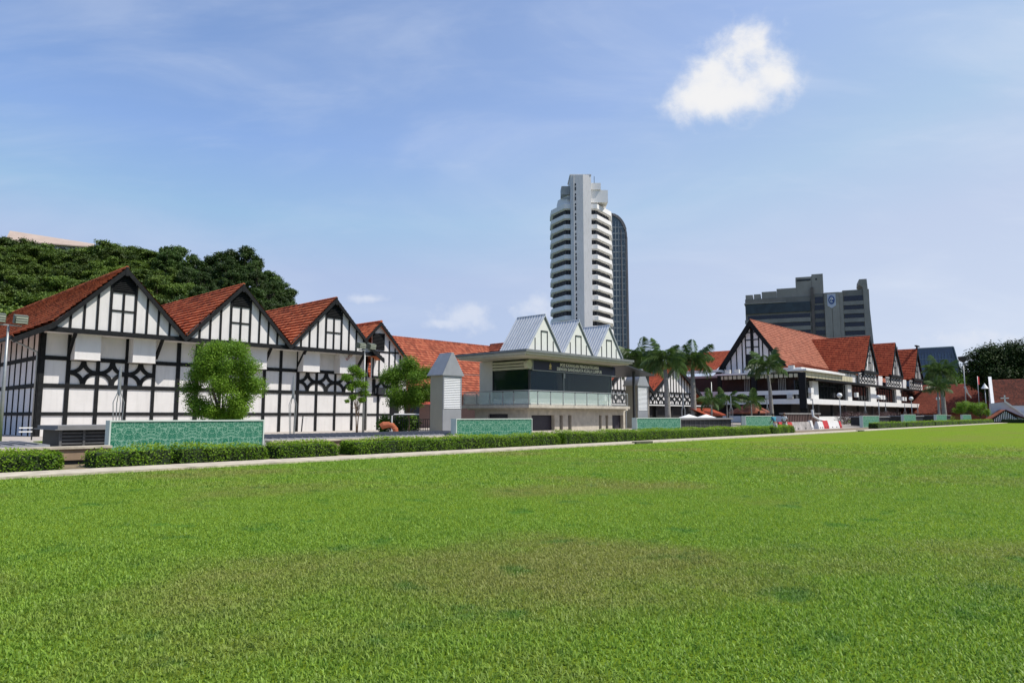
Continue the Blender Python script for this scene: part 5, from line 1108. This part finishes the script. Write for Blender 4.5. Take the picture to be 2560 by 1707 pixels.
def red_shed():
    P = [pix(2308, 965, 215), pix(2478, 955, 200)]; t = thing('red_roofed_shed', 'long red brick-coloured tiled roof behind the palms on the right', 'building', (P[0].x, P[0].y, .1))
    a, c = P; d = (c - a); d.z = 0; L = d.length; d.normalize(); n = Vector((d.y, -d.x, 0)); 
    if n.dot(Vector((math.cos(YAW), math.sin(YAW), 0))) > 0: n = -n
    zr = (a.z + c.z) / 2; a0 = Vector((a.x, a.y, 0)); b = MB()
    e0 = a0 + n * 12 - d * 4; e1 = a0 + n * 12 + d * (L + 8)
    slope(b, (e0.x, e0.y, 2.2), (e1.x, e1.y, 2.2), tuple(a0 + d * (L + 8) + Vector((0, 0, zr))), tuple(a0 - d * 4 + Vector((0, 0, zr))), .5, .09)
    f0 = a0 - n * 10 - d * 4; f1 = a0 - n * 10 + d * (L + 8)
    slope(b, (f1.x, f1.y, 3), (f0.x, f0.y, 3), tuple(a0 - d * 4 + Vector((0, 0, zr))), tuple(a0 + d * (L + 8) + Vector((0, 0, zr))), .6, .09)
    obj('roof', b, tile_mat('brick_red_tile', (.17, .045, .03), (.22, .058, .035), (.27, .075, .045), .3), t)
    b = MB(); q = e0 - n * .6; r = e1 - n * .6; b.prism([(q.x, q.y, 0), (r.x, r.y, 0), (r.x, r.y, 2.3), (q.x, q.y, 2.3)], tuple(-n * 18)); obj('wall', b, terracotta, t)
red_shed()
def church():
    # local frame: x right along the side wall, y away
    p = pix(2485, 1038, 160); t = thing('church', 'white church with steep brown tiled roof, white gable edge and cross over a porch', 'church', (p.x, p.y, 0), local=True); t.rotation_euler[2] = YAW - R(90) - R(33.2)
    k = 160 / FPX
    wl = mat('church_white', (.55, .56, .60), .85, .06, .5)
    b = MB(); slope(b, (.1, -.5, 43 * k), (30, -.5, 43 * k), (31, 7, 111 * k), (.2, 7, 109 * k), .42, .08); slope(b, (30, 14.5, 4), (.1, 14.5, 4), (.2, 7, 109 * k), (31, 7, 111 * k), .5, .08); obj('roof', b, tile_brown, t)
    b = MB().box(.3, 30, 0, 14, 0, 43 * k); obj('side_wall', b, wl, t)
    b = MB().prism([(-.4, -1.0, 40 * k), (-.4, -2.2, 36 * k), (-.4, 6.9, 117 * k), (-.4, 7.1, 117 * k), (-.4, 16, 36 * k), (-.4, 14.5, 40 * k), (-.4, 7, 108 * k)], (.62, 0, 0)); obj('gable_coping', b, white_paint, t)
    b = MB().prism([(-.2, 0, 0), (-.2, 14, 0), (-.2, 14, 4), (-.2, 7, 107 * k), (-.2, 0, 4)], (.4, 0, 0)); b.prism([(-1.4, -2.4, 0), (-1.4, -1.4, 0), (-.3, -1.0, 3.9), (-.3, -2.0, 3.9)], (1.2, 0, 0)); obj('gable_wall', b, wl, t)
    for x in (6.6, 7.5, 14, 15): obj('window', MB().box(x, x + .55, -.08, -.002, 26 * k, 38 * k), dark_glass, t)
    def turn(b):
        c, s_ = math.cos(R(27)), math.sin(R(27)); b.v = [(1 + (x - 1) * c - (y + 9) * s_, -9 + (x - 1) * s_ + (y + 9) * c, z) for x, y, z in b.v]; return b
    # porch wing with cross
    b = MB().prism([(-.8, -8, 0), (5.2, -8, 0), (5.2, -8, 1.4), (2.0, -8, 49 * k), (-.8, -8, 46 * k)], (0, 7.9, 0)); obj('porch_wall', b, wl, t)
    b = MB(); b.bar((1.95, -8.1, 50 * k), (5.1, -8.1, 20 * k), .35, .35); b.bar((5.1, -8.1, 20 * k), (6.0, -8.1, .1), .5, .5); obj('porch_coping', b, white_paint, t)
    b = MB().box(1.82, 2.08, -8.2, -7.95, 49 * k, 65 * k); b.box(1.2, 2.7, -8.2, -7.95, 57 * k, 59.5 * k); obj('cross', b, white_paint, t)
    b = MB(); slope(b, (5.3, -10.5, .9), (5.3, -8.2, .9), (1.2, -8.2, 31 * k), (1.2, -10.5, 31 * k), .35, .06); slope(b, (-1.8, -8.2, .9), (-1.8, -10.5, .9), (1.2, -10.5, 31 * k), (1.2, -8.2, 31 * k), .35, .06); obj('porch_roof', turn(b), tile_orange, t)
    b = MB().prism([(-1.5, -10.4, .1), (3.6, -10.4, .1), (3.6, -10.4, 1.2), (1.2, -10.4, 29 * k), (-1.5, -10.4, .9)], (0, .1, 0)); obj('porch_front', turn(b), timber, t)
    b = MB(); x = -1.2
    while x < 3.3: b.box(x, x + .12, -10.46, -10.402, .3, max(.5, 28 * k - abs(x - 1.1) * .75)); x += .36
    obj('porch_slat', turn(b), white_paint, t)
    b = MB().box(7, 30, -6, -.1, .1, 1.6); obj('side_aisle', b, wl, t)
    b = MB(); slope(b, (6.6, -6.3, 1.4), (30, -6.3, 1.4), (30, -.05, 22 * k), (6.6, -.05, 22 * k), .35, .06); obj('aisle_roof', b, tile_brown, t)
church()
# ------------------------------------------------------------------ far trees on the right
def far_tree(px, ytop, D, w, label, lm, seed, n=9000, flat=.8, leaf=.5, base=0, dens=26):
    p = pix(px, ytop, D); H = p.z - base; t = thing('broadleaf_tree', label, 'tree', (p.x, p.y, base), 'trees beyond the roofs on the right', local=True); rs = np.random.RandomState(seed)
    tree_parts(t, H, H * .35, .05 * H ** .7, rnd_blobs(dens, w, H * .33, H * .62, rs, flat, .3), n, leaf, lm, True, seed, .3)
far_tree(2520, 842, 190, 12, 'largest dark tree behind the church roof', leafy_deep, 51, 42000, .7, .6, dens=44)
far_tree(2478, 893, 188, 6, 'dark lower tree left of the largest one behind the church', leafy_deep, 52, 16000)
far_tree(2580, 860, 200, 12, 'dark tree cut by the right edge of the view', leafy_deep, 53, 24000)
far_tree(2410, 922, 240, 7, 'green tree behind the floodlight mast', leafy, 54, 7000)
far_tree(2445, 918, 232, 7, 'green tree behind the pole with the red flag', leafy, 55, 7000)
far_tree(2375, 930, 245, 7, 'green tree behind the two right-hand palms', leafy_deep, 56, 6000)
far_tree(2322, 935, 260, 8, 'dark tree just right of the last club gable', leafy_deep, 57, 6000)
far_tree(2412, 996, 150, 2.6, 'light green garden tree in front of the red shed roof', leafy_tree, 58, 5000, .9, .22, dens=16)
far_tree(2448, 1004, 150, 2.4, 'smaller light green garden tree left of the street lamp', leafy_tree, 59, 4000, .9, .22, dens=14)
# ------------------------------------------------------------------ garden shrubs before the club
def shrub(x, y, r, h, label, lm, seed, z0=.1):
    t = thing('shrub', label, 'shrub', (x, y, z0), 'garden shrubs before the club', local=True); rs = np.random.RandomState(seed)
    obj('stem', MB().tube([(0, 0, 0), (0, 0, h * .5)], .06, 6), bark, t)
    P, d, idx = blob_points([(rs.uniform(-r, r) * .5, rs.uniform(-r, r) * .4, h * .5, r * .75, r * .75, h * .48) for _ in range(6)], 1500, rs, .6)
    V, F = leaves(P, .16, .4, rs=rs, nrm=d * .6); np_mesh('foliage', V, F, np.repeat(rs.beta(2, 2, len(P)), 4), lm, t)
for k, (px, D, r, h, red) in enumerate(((2110, 118, 1.6, 2.2, 1), (2128, 120, 1.6, 2.3, 1), (2150, 122, 1.7, 2.1, 1), (2163, 124, 1.4, 1.9, 1), (2204, 132, 1.8, 2.2, 1), (2218, 134, 1.8, 2.4, 1), (2234, 136, 1.8, 2.3, 1), (2286, 150, 1.8, 2.2, 1), (2300, 152, 1.6, 2.0, 1), (2152, 116, 2.2, 1.0, 0), (2250, 130, 2.6, 1.1, 0), (2290, 134, 2.4, 1.1, 0), (2340, 146, 3.0, 1.5, 0), (2360, 150, 2.6, 1.6, 0), (1722, 66, 2.0, 1.1, 0), (1745, 68, 2.0, 1.1, 0), (1768, 70, 1.6, .9, 0))):
    p = pix(px, 1040, D); where = 'left' if px < 1800 else ('middle' if px < 2190 else 'right')
    shrub(p.x, p.y, r, h, ('dark red rounded shrub, %s from the left along the club front' % ('first', 'second', 'third', 'fourth', 'fifth', 'sixth', 'seventh', 'eighth', 'ninth')[k] if red else ('low green shrub spreading behind the fourth panel, %s one' % ('left', 'middle', 'right')[k - 14] if k > 13 else 'low light green shrub mound before the club, %s' % ('behind the bent pipe', 'between the far panels', 'behind the seventh panel', 'by the palms', 'at the foot of the taller palm')[k - 9])), leafy_red if red else leafy_tree, 70 + k)
# ------------------------------------------------------------------ lamps and poles
def fork_lamp(x, y, z0, label, H=3.95):
    t = thing('fork_lamp', label, 'lamp post', (x, y, z0), 'slender four-legged fork lamps', local=True)
    b = MB(); 
    for sx, sy in ((-1, 0), (1, 0), (0, -1), (0, 1)): obj('leg', MB().tube([(sx * .17, sy * .17, 0), (sx * .28, sy * .28, H * .5), (sx * .09, sy * .09, H * .63), (sx * .05, sy * .05, H * .72)], .025, 6), steel, t)
    obj('spear', MB().tube([(0, 0, H * .60), (0, 0, H * .8), (0, 0, H)], [.07, .085, .06], 8), steel, t)
fl = [(13.65, 42, 'fork-legged steel lamp before the first gable, left of the round tree'), (24.3, 42, 'fork-legged steel lamp between the round tree and slender tree'), (77.3, 42, 'fork-legged lamp between the two trunked palms'), (90.6, 42, 'fork-legged lamp in the club garden among the small palms'), (103, 42, 'fork-legged lamp just left of the slim palm'),
      (122.5, 42, 'fork-legged lamp in front of the near club corner'), (152.5, 42, 'fork-legged lamp between globe lamp and shrubs at club front'), (167.5, 42, 'fork-legged lamp in front of the second club gable'), (184, 42, 'fork-legged lamp in front of the third club bay'), (196.5, 42, 'fork-legged lamp nearest the far end of the club')]
for x, y, lb in fl: fork_lamp(x, y, .38 if x < 60 else .1, lb, 3.95 if x < 60 else 4.3)
def flood(x, y, z0, H, label):
    t = thing('floodlight_pole', label, 'floodlight', (x, y, z0), 'floodlight poles', local=True)
    obj('pole', MB().tube([(0, 0, 0), (0, 0, H * .5), (0, 0, H)], [.085, .07, .045], 10), steel, t, True)
    obj('crossbar', MB().box(-.5, .5, -.03, .03, H - .02, H + .04), steel, t)
    for sx in (-.42, .42):
        b = MB(); b.prism([(sx - .26, -.28, H + .06), (sx - .26, -.36, H + .42), (sx - .26, -.02, H + .52), (sx - .26, .12, H + .14)], (.52, 0, 0)); o = obj('lamp_head', b, mat('lamp_housing', (.12, .13, .09), .5, .2, 4) if sx < 0 else bpy.data.materials['lamp_housing'], t)
        b = MB()
        for k in range(3): b.box(sx - .22, sx + .22, -.30 - .03 * k - .04, -.29 - .03 * k - .01, H + .1 + .1 * k, H + .17 + .1 * k)
        obj('reflector_slat', b, lamp_glass, o)
    return t
flood(7.5, 37.7, .5, 5.2, 'floodlight pole at the left edge, before the hall corner'); flood(27.55, 38.6, .4, 5.6, 'floodlight pole beside the slender tree, before the third gable')
def pole(px, ytop, D, label, cat, head, name='lamp_post', r=.12, z0=0.1):
    p = pix(px, ytop, D); t = thing(name, label, cat, (p.x, p.y, z0), local=True); H = p.z - z0
    obj('pole', MB().tube([(0, 0, 0), (0, 0, H)], [r, r * .7], 8), steel, t, True)
    if head == 'flood': obj('lamp_head', MB().lathe((0, 0, H - .1), [(.15, 0), (.9, .5), (1.1, 1.4), (.2, 1.5)], 10), dark_metal, t)
    if head == 'globe': obj('lamp_globe', MB().lathe((0, 0, H - .1), [(.1, 0), (.35, .2), (.42, .45), (.3, .7), (.05, .8)], 12), white_paint, t, True)
    if head == 'street':
        obj('lamp_shade', MB().lathe((0, 0, H - .1), [(.75, 0), (.6, .25), (.2, .9), (.05, 1.2)], 12), white_paint, t)
    return t, H
t, H = pole(2408, 905, 165, 'tall floodlight mast in front of the red shed', 'floodlight', 'flood', 'floodlight_mast', .14)
b = MB(); b.tube([(0, 0, H - 6.0), (6, .5, H - 7.2), (13.5, 1, H - 8.2)], [.25, .2, .12], 6); obj('boom', b, white_paint, t)
t, H = pole(2443, 940, 165, 'grey pole with a small red flag before the far trees', 'flagpole', '', 'flagpole', .09)
b = MB()
for k in range(5): b.face([(.2 + k * .45, .12 * math.sin(k * 1.4), H - .1), (.2 + (k + 1) * .45, .12 * math.sin((k + 1) * 1.4), H - .1 - .05), (.2 + (k + 1) * .45, .12 * math.sin((k + 1) * 1.4 + .4), H - 2.0), (.2 + k * .45, .12 * math.sin(k * 1.4 + .4), H - 1.9)])
b.f += []; obj('flag', b, mat('red_cloth', (.45, .02, .03), .8, .2, 2), t)
pole(2462, 970, 158, 'white-headed street lamp left of the church', 'street lamp', 'street', 'street_lamp')
for px, yt, D, lb in ((2099, 993, 108, 'globe lamp left of the red shrubs before the club'), (2196, 997, 128, 'globe lamp in the middle of the club front'), (2278, 1000, 140, 'globe lamp before the last club bay'), (2345, 1000, 150, 'globe lamp beside the shorter palm on the right')): pole(px, yt, D, lb, 'lamp post', 'globe', 'globe_lamp', .09)[0]['group'] = 'globe lamps before the club'
pole(1778, 955, 100, 'thin pale pole left of the small palms', 'pole', '', 'thin_pole', .1)
# ------------------------------------------------------------------ small things near the wall
def mk(name, label, cat, parts, loc, group=None):
    t = thing(name, label, cat, loc, group)
    for n_, b, m_ in parts: obj(n_, b, m_, t)
    return t
mk('direction_sign', 'small grey two-bar sign on a post near the hall corner', 'sign', [('post', MB().tube([(9.83, 42.6, .38), (9.83, 42.6, 1.1)], .035, 6), dark_metal), ('sign_bar', MB().box(9.25, 9.83, 42.55, 42.58, .98, 1.04), white_paint), ('sign_bar', MB().box(9.25, 9.83, 42.55, 42.58, .78, .84), white_paint)], (9.83, 42.6, .38))
mk('water_post', 'thin dark post with small pipe against the hall wall', 'post', [('post', MB().tube([(29.1, 48.9, .38), (29.2, 48.9, 1.7)], .05, 6), dark_metal), ('pipe_arm', MB().tube([(29.1, 48.9, 1.45), (29.6, 48.9, 1.45)], .035, 6), steel)], (29.1, 48.9, .38))
mk('bent_white_rail', 'white bent pipe rail behind the terracotta vent', 'rail', [('pipe', MB().tube([(29.85, 38.5, .38), (29.85, 38.5, 1.6), (29.98, 38.4, 1.72), (31.2, 37.2, 1.72)], .045, 8), white_paint)], (29.85, 38.5, .38))
mk('vent_cowl', 'terracotta mushroom-shaped vent pipe on the grey deck', 'vent', [('pipe', MB().tube([(28.8, 36.7, .38), (28.75, 36.72, .75), (28.62, 36.85, .98), (28.42, 37.05, 1.02)], [.2, .2, .19, .17], 10), terracotta), ('hood', MB().tube([(28.5, 36.98, 1.04), (28.2, 37.25, 1.0), (28.08, 37.36, .9)], [.2, .24, .22], 10), terracotta)], (28.8, 36.7, .38))
b = MB(); r_ = MB(); x = 32.2
for k in range(22): xx = 30.9 + k * .2; b.box(xx, xx + .03, 40.0 - k * .02, 40.03 - k * .02, .38, 1.35)
r_.bar((30.9, 40, 1.35), (35.3, 39.6, 1.35), .05, .05); r_.bar((30.9, 40, .55), (35.3, 39.6, .55), .04, .04)
mk('iron_fence', 'dark iron fence with bushes between hall and vent tower', 'fence', [('bars', b, dark_metal), ('rail', r_, dark_metal)], (33, 40, .38))
for k, (x, y) in enumerate(((31.2, 41.0), (32.4, 40.8), (33.6, 40.7))): shrub(x, y, .6, 1.3, ('left', 'middle', 'right')[k] + ' leafy bush behind the iron fence', leafy, 90 + k, .38)
# dark iron gate fence and bent pipe near the club forecourt
b = MB().box(83, 95.5, 32, 32.2, .15, 1.75)
g = MB(); x = 83.3
while x < 95.3: g.box(x, x + .12, 31.9, 31.99, .2, 1.7); x += .55
mk('brown_slatted_wall', 'reddish brown slatted wall behind the barriers', 'wall', [('wall', b, mat('brown_slat_backing', (.09, .055, .045), .8, .3, 2)), ('slat', g, mat('brown_slat', (.20, .13, .11), .8, .2, 2)), ('coping', MB().box(82.8, 95.7, 31.85, 32.35, 1.76, 1.95), grey_conc)], (89, 32, .1))
mk('bent_white_pipe', 'white bent pipe hanging out from the slatted wall', 'pipe', [('pipe', MB().tube([(91.2, 31.4, 2.35), (91.2, 31.3, 1.5), (91.9, 30.9, 1.15), (93.4, 30.6, .95)], [.16, .15, .15, .12], 8), white_paint)], (91.2, 31.4, .1))
red_pl = mat('red_plastic', (.50, .02, .02), .45, .15, 2); white_pl = mat('white_barrier_plastic', (.68, .66, .64), .5, .15, 1.5)
def barrier(x, y, w, label, m_, rot=0, h=.85):
    t = thing('barrier', label, 'barrier', (x, y, .1), 'plastic barriers at the forecourt', local=True); t.rotation_euler[2] = rot
    obj('body', MB().prism([(0, -.3, 0), (0, .3, 0), (0, .26, .25), (0, .1, h), (0, -.1, h), (0, -.26, .25)], (w, 0, 0)), m_, t)
    b = MB()
    for k in (.3, .7): b.box(w * k - .16, w * k + .16, -.29, .29, .08, .2)
    obj('fork_slot', b, dark_metal, t); b = MB().box(w - .04, w + .06, -.07, .07, .15, h - .1); obj('link_post', b, m_, t)
tarp = mat('grey_tarpaulin', (.35, .32, .30), .8, .5, 1.3, bump=.6, bscale=5)
barrier(73.4, 27.6, 5.4, 'long barrier wrapped in grey and dark tarpaulin', tarp, 0); barrier(79.0, 27.6, 1.6, 'single white barrier next to the tarpaulin-wrapped one', white_pl, .2, .98)
barrier(82.2, 27.9, 1.7, 'white barrier at the left end of the red and white row', white_pl); barrier(83.9, 27.9, 1.7, 'red barrier in the middle of the row', red_pl, 0, .95); barrier(85.7, 27.9, 3.8, 'long white barrier with two dark slots', white_pl); barrier(89.7, 27.9, 1.0, 'red barrier at the right end of the row', red_pl, .1)
barrier(67.6, 26.6, 1.0, 'red barrier between the two people', red_pl, 0, .9); barrier(68.6, 26.6, 1.1, 'white barrier between the two people', white_pl, 0, .9); barrier(70.6, 26.9, 1.6, 'red barrier right of the person in white', red_pl, .1, .85)
# sprinkler boxes / drain covers in the kerb
for x, lb in ((35.4, 'dark drain cover set in the kerb before the long hedge'), (77.5, 'dark drain cover set in the kerb before the forecourt')):
    mk('drain_cover', lb, 'drain cover', [('cover', MB().box(x - .9, x + .9, 21.78, 22.1, .02, .13), mat('mossy_concrete', (.09, .09, .06), .9, .3, 4))], (x, 22, 0))
# red tiled pavilion and parasols in the club garden
b = MB(); cx_, cy_ = 106, 46; e = 2.6
slope(b, (cx_ - e, cy_ - e, 2.0), (cx_ + e, cy_ - e, 2.0), (cx_, cy_, 3.7), (cx_, cy_, 3.7), .4, .06); slope(b, (cx_ - e, cy_ + e, 2.0), (cx_ - e, cy_ - e, 2.0), (cx_, cy_, 3.7), (cx_, cy_, 3.7), .4, .06); slope(b, (cx_ + e, cy_ - e, 2.0), (cx_ + e, cy_ + e, 2.0), (cx_, cy_, 3.7), (cx_, cy_, 3.7), .4, .06)
ps_ = MB()
for sx in (-2.5, 2.5):
    for sy in (-2.5, 2.5): ps_.box(cx_ + sx - .12, cx_ + sx + .12, cy_ + sy - .12, cy_ + sy + .12, .1, 2.3)
mk('garden_pavilion', 'low pavilion with pointed orange tiled roof in the club garden', 'pavilion', [('roof', b, tile_orange), ('post', ps_, timber)], (cx_, cy_, .1))
b = MB(); slope(b, (91, 46, 1.7), (97.5, 46, 1.7), (97.5, 48.5, 2.7), (91, 48.5, 2.7), .4, .06); mk('garden_shed', 'low red tiled shed roof behind the small palms', 'shed', [('roof', b, tile_club), ('wall', MB().box(91.3, 97.2, 46.4, 48.4, .1, 1.8), timber)], (94, 47, .1))
for px, D, lb in ((1722, 84, 'white garden parasol between the two trunked palms'), (1765, 86, 'white garden parasol left of the small palms')):
    p = pix(px, 1036, D); t = thing('parasol', lb, 'parasol', (p.x, p.y, .1), 'white garden parasols', local=True)
    obj('pole', MB().tube([(0, 0, 0), (0, 0, 1.6)], .04, 6), steel, t); b = MB(); n = 8; ring = [(1.5 * math.cos(2 * math.pi * k / n), 1.5 * math.sin(2 * math.pi * k / n), 1.2) for k in range(n)]
    for k in range(n): b.face([(0, 0, 1.68), ring[k], ring[(k + 1) % n]]); b.face([(0, 0, 1.64), ring[(k + 1) % n], ring[k]])
    obj('canopy', b, white_paint, t)
# ------------------------------------------------------------------ people
skin = mat('skin_brown', (.26, .14, .09), .6, .1, 4)
def person(x, y, z, rot, label, shirt, trousers, hair, lean=0., bend=0.):
    t = thing('person', label, 'person', (x, y, z), local=True); t.rotation_euler[2] = rot; t['group'] = 'people behind the hedge'
    def skinmesh(name, joints, edges, m_, parent, sub=2):
        me = bpy.data.meshes.new(name); me.from_pydata([j[:3] for j in joints], edges, []); o = bpy.data.objects.new(name, me); COL.objects.link(o)
        mod = o.modifiers.new('skin', 'SKIN'); o.modifiers.new('sub', 'SUBSURF').levels = sub; o.modifiers['sub'].render_levels = sub
        for k, j in enumerate(joints): sv = me.skin_vertices[0].data[k]; sv.radius = (j[3], j[4] if len(j) > 4 else j[3]); sv.use_root = (k == 0)
        bpy.context.view_layer.update(); dg = bpy.context.evaluated_depsgraph_get(); m2 = bpy.data.meshes.new_from_object(o.evaluated_get(dg)); bpy.data.objects.remove(o)
        m2.name = name; m2.polygons.foreach_set('use_smooth', [True] * len(m2.polygons)); m2.materials.clear(); m2.materials.append(m_)
        n = bpy.data.objects.new(name, m2); COL.objects.link(n); n.parent = parent; return n
    def T(px, py, pz):       # forward lean above the hips (face looks to -y)
        if pz > .95: d = pz - .95; return (px, py - d * math.sin(lean), .95 + d * math.cos(lean))
        return (px, py, pz)
    J = [(*T(0, 0, .95), .13, .1), (*T(0, 0, 1.15), .12, .09), (*T(0, .01, 1.36), .14, .1), (*T(0, .01, 1.48), .055), (*T(0, -.01, 1.56), .065), (*T(0, -.015, 1.64), .088, .1), (*T(0, -.01, 1.71), .07)]
    E_ = [(0, 1), (1, 2), (2, 3), (3, 4), (4, 5), (5, 6)]
    for sx in (-1, 1):
        k = len(J); f = bend * (.25 if sx < 0 else .4)
        J += [(*T(sx * .17, .01, 1.4), .055), (*T(sx * .23, .02 - f * .2, 1.14), .042), (*T(sx * .22, -.08 - f * .6, .92 + f * .2), .033), (*T(sx * .21, -.12 - f * .8, .85 + f * .2), .035)]
        E_ += [(2, k), (k, k + 1), (k + 1, k + 2), (k + 2, k + 3)]
        hand = k + 3
        for q in range(4):
            kk = len(J); J += [(*T(sx * (.185 + .017 * q), -.14 - f * .8, .80 + f * .2), .0095), (*T(sx * (.183 + .017 * q), -.16 - f * .8, .765 + f * .2 - .004 * (q % 3)), .008)]; E_ += [(hand, kk), (kk, kk + 1)]
        kk = len(J); J += [(*T(sx * .17, -.15 - f * .8, .83 + f * .2), .011), (*T(sx * .165, -.175 - f * .8, .81 + f * .2), .009)]; E_ += [(hand, kk), (kk, kk + 1)]
        k = len(J); st = .12 * sx
        J += [(sx * .09, 0, .86, .1), (sx * .1, -.02 - st * .3, .48, .065), (sx * .1, .03 + st * .5, .09, .042), (sx * .105, -.1 + st * .5, .035, .04, .03)]; E_ += [(0, k), (k, k + 1), (k + 1, k + 2), (k + 2, k + 3)]
    body = skinmesh('body', J, E_, skin, t)
    J = [(*T(0, 0, .9), .165, .125), (*T(0, 0, 1.15), .15, .115), (*T(0, .01, 1.38), .165, .125), (*T(0, .01, 1.45), .08)]; E_ = [(0, 1), (1, 2), (2, 3)]
    for sx in (-1, 1): k = len(J); f = bend * .3; J += [(*T(sx * .18, .01, 1.4), .075), (*T(sx * .235, .0 - f * .2, 1.17), .065)]; E_ += [(2, k), (k, k + 1)]
    skinmesh('shirt', J, E_, shirt, t)
    J = [(0, 0, .93, .155, .12)]; E_ = []
    for sx in (-1, 1): k = len(J); st = .12 * sx; J += [(sx * .09, 0, .82, .118), (sx * .1, -.02 - st * .3, .48, .085), (sx * .1, .03 + st * .5, .12, .07)]; E_ += [(0, k), (k, k + 1), (k + 1, k + 2)]
    skinmesh('trousers', J, E_, trousers, t)
    h = MB(); h.lathe((0, 0, 0), [(.105, -.02), (.112, .03), (.1, .08), (.06, .115), (.001, .125)], 14); c = T(0, .012, 1.66); h.v = [(c[0] + x_, c[1] + y_ * 1.08 + .012, c[2] + z_) for x_, y_, z_ in h.v]; obj('hair', h, hair, t, True)
    nb = MB(); c = T(0, -.115, 1.625); nb.prism([(c[0] - .013, c[1], c[2] - .015), (c[0] + .013, c[1], c[2] - .015), (c[0], c[1] + .01, c[2] + .03)], (0, -.022, 0)); obj('nose', nb, skin, body)
    eb = MB()
    for sx in (-1, 1): c = T(sx * .033, -.104, 1.655); eb.box(c[0] - .012, c[0] + .012, c[1] - .006, c[1], c[2] - .005, c[2] + .006)
    c = T(0, -.105, 1.585); eb.box(c[0] - .022, c[0] + .022, c[1] - .004, c[1], c[2] - .004, c[2] + .004); obj('eyes_and_mouth', eb, dark_metal, body)
black_hair = mat('dark_hair', (.012, .01, .009), .6, .2, 20); grey_hair = mat('grey_brown_hair', (.16, .09, .07), .7, .2, 20)
p = pix(1960, 1038, 64); person(p.x, p.y, .1, R(-60), 'person in a white shirt standing behind the hedge end, facing left', mat('white_shirt', (.66, .66, .70), .8, .06, 6, bump=.3, bscale=8), mat('pale_trousers', (.55, .52, .5), .8, .1, 5), grey_hair, .12, .3)
p = pix(1937, 1038, 61.5); person(p.x, p.y, .1, R(150), 'person in a teal shirt and light trousers seen from behind, bending at the green panel', mat('teal_shirt', (.04, .22, .30), .8, .1, 6, bump=.3, bscale=8), mat('light_trousers', (.62, .60, .62), .8, .1, 5), black_hair, .42, .9)
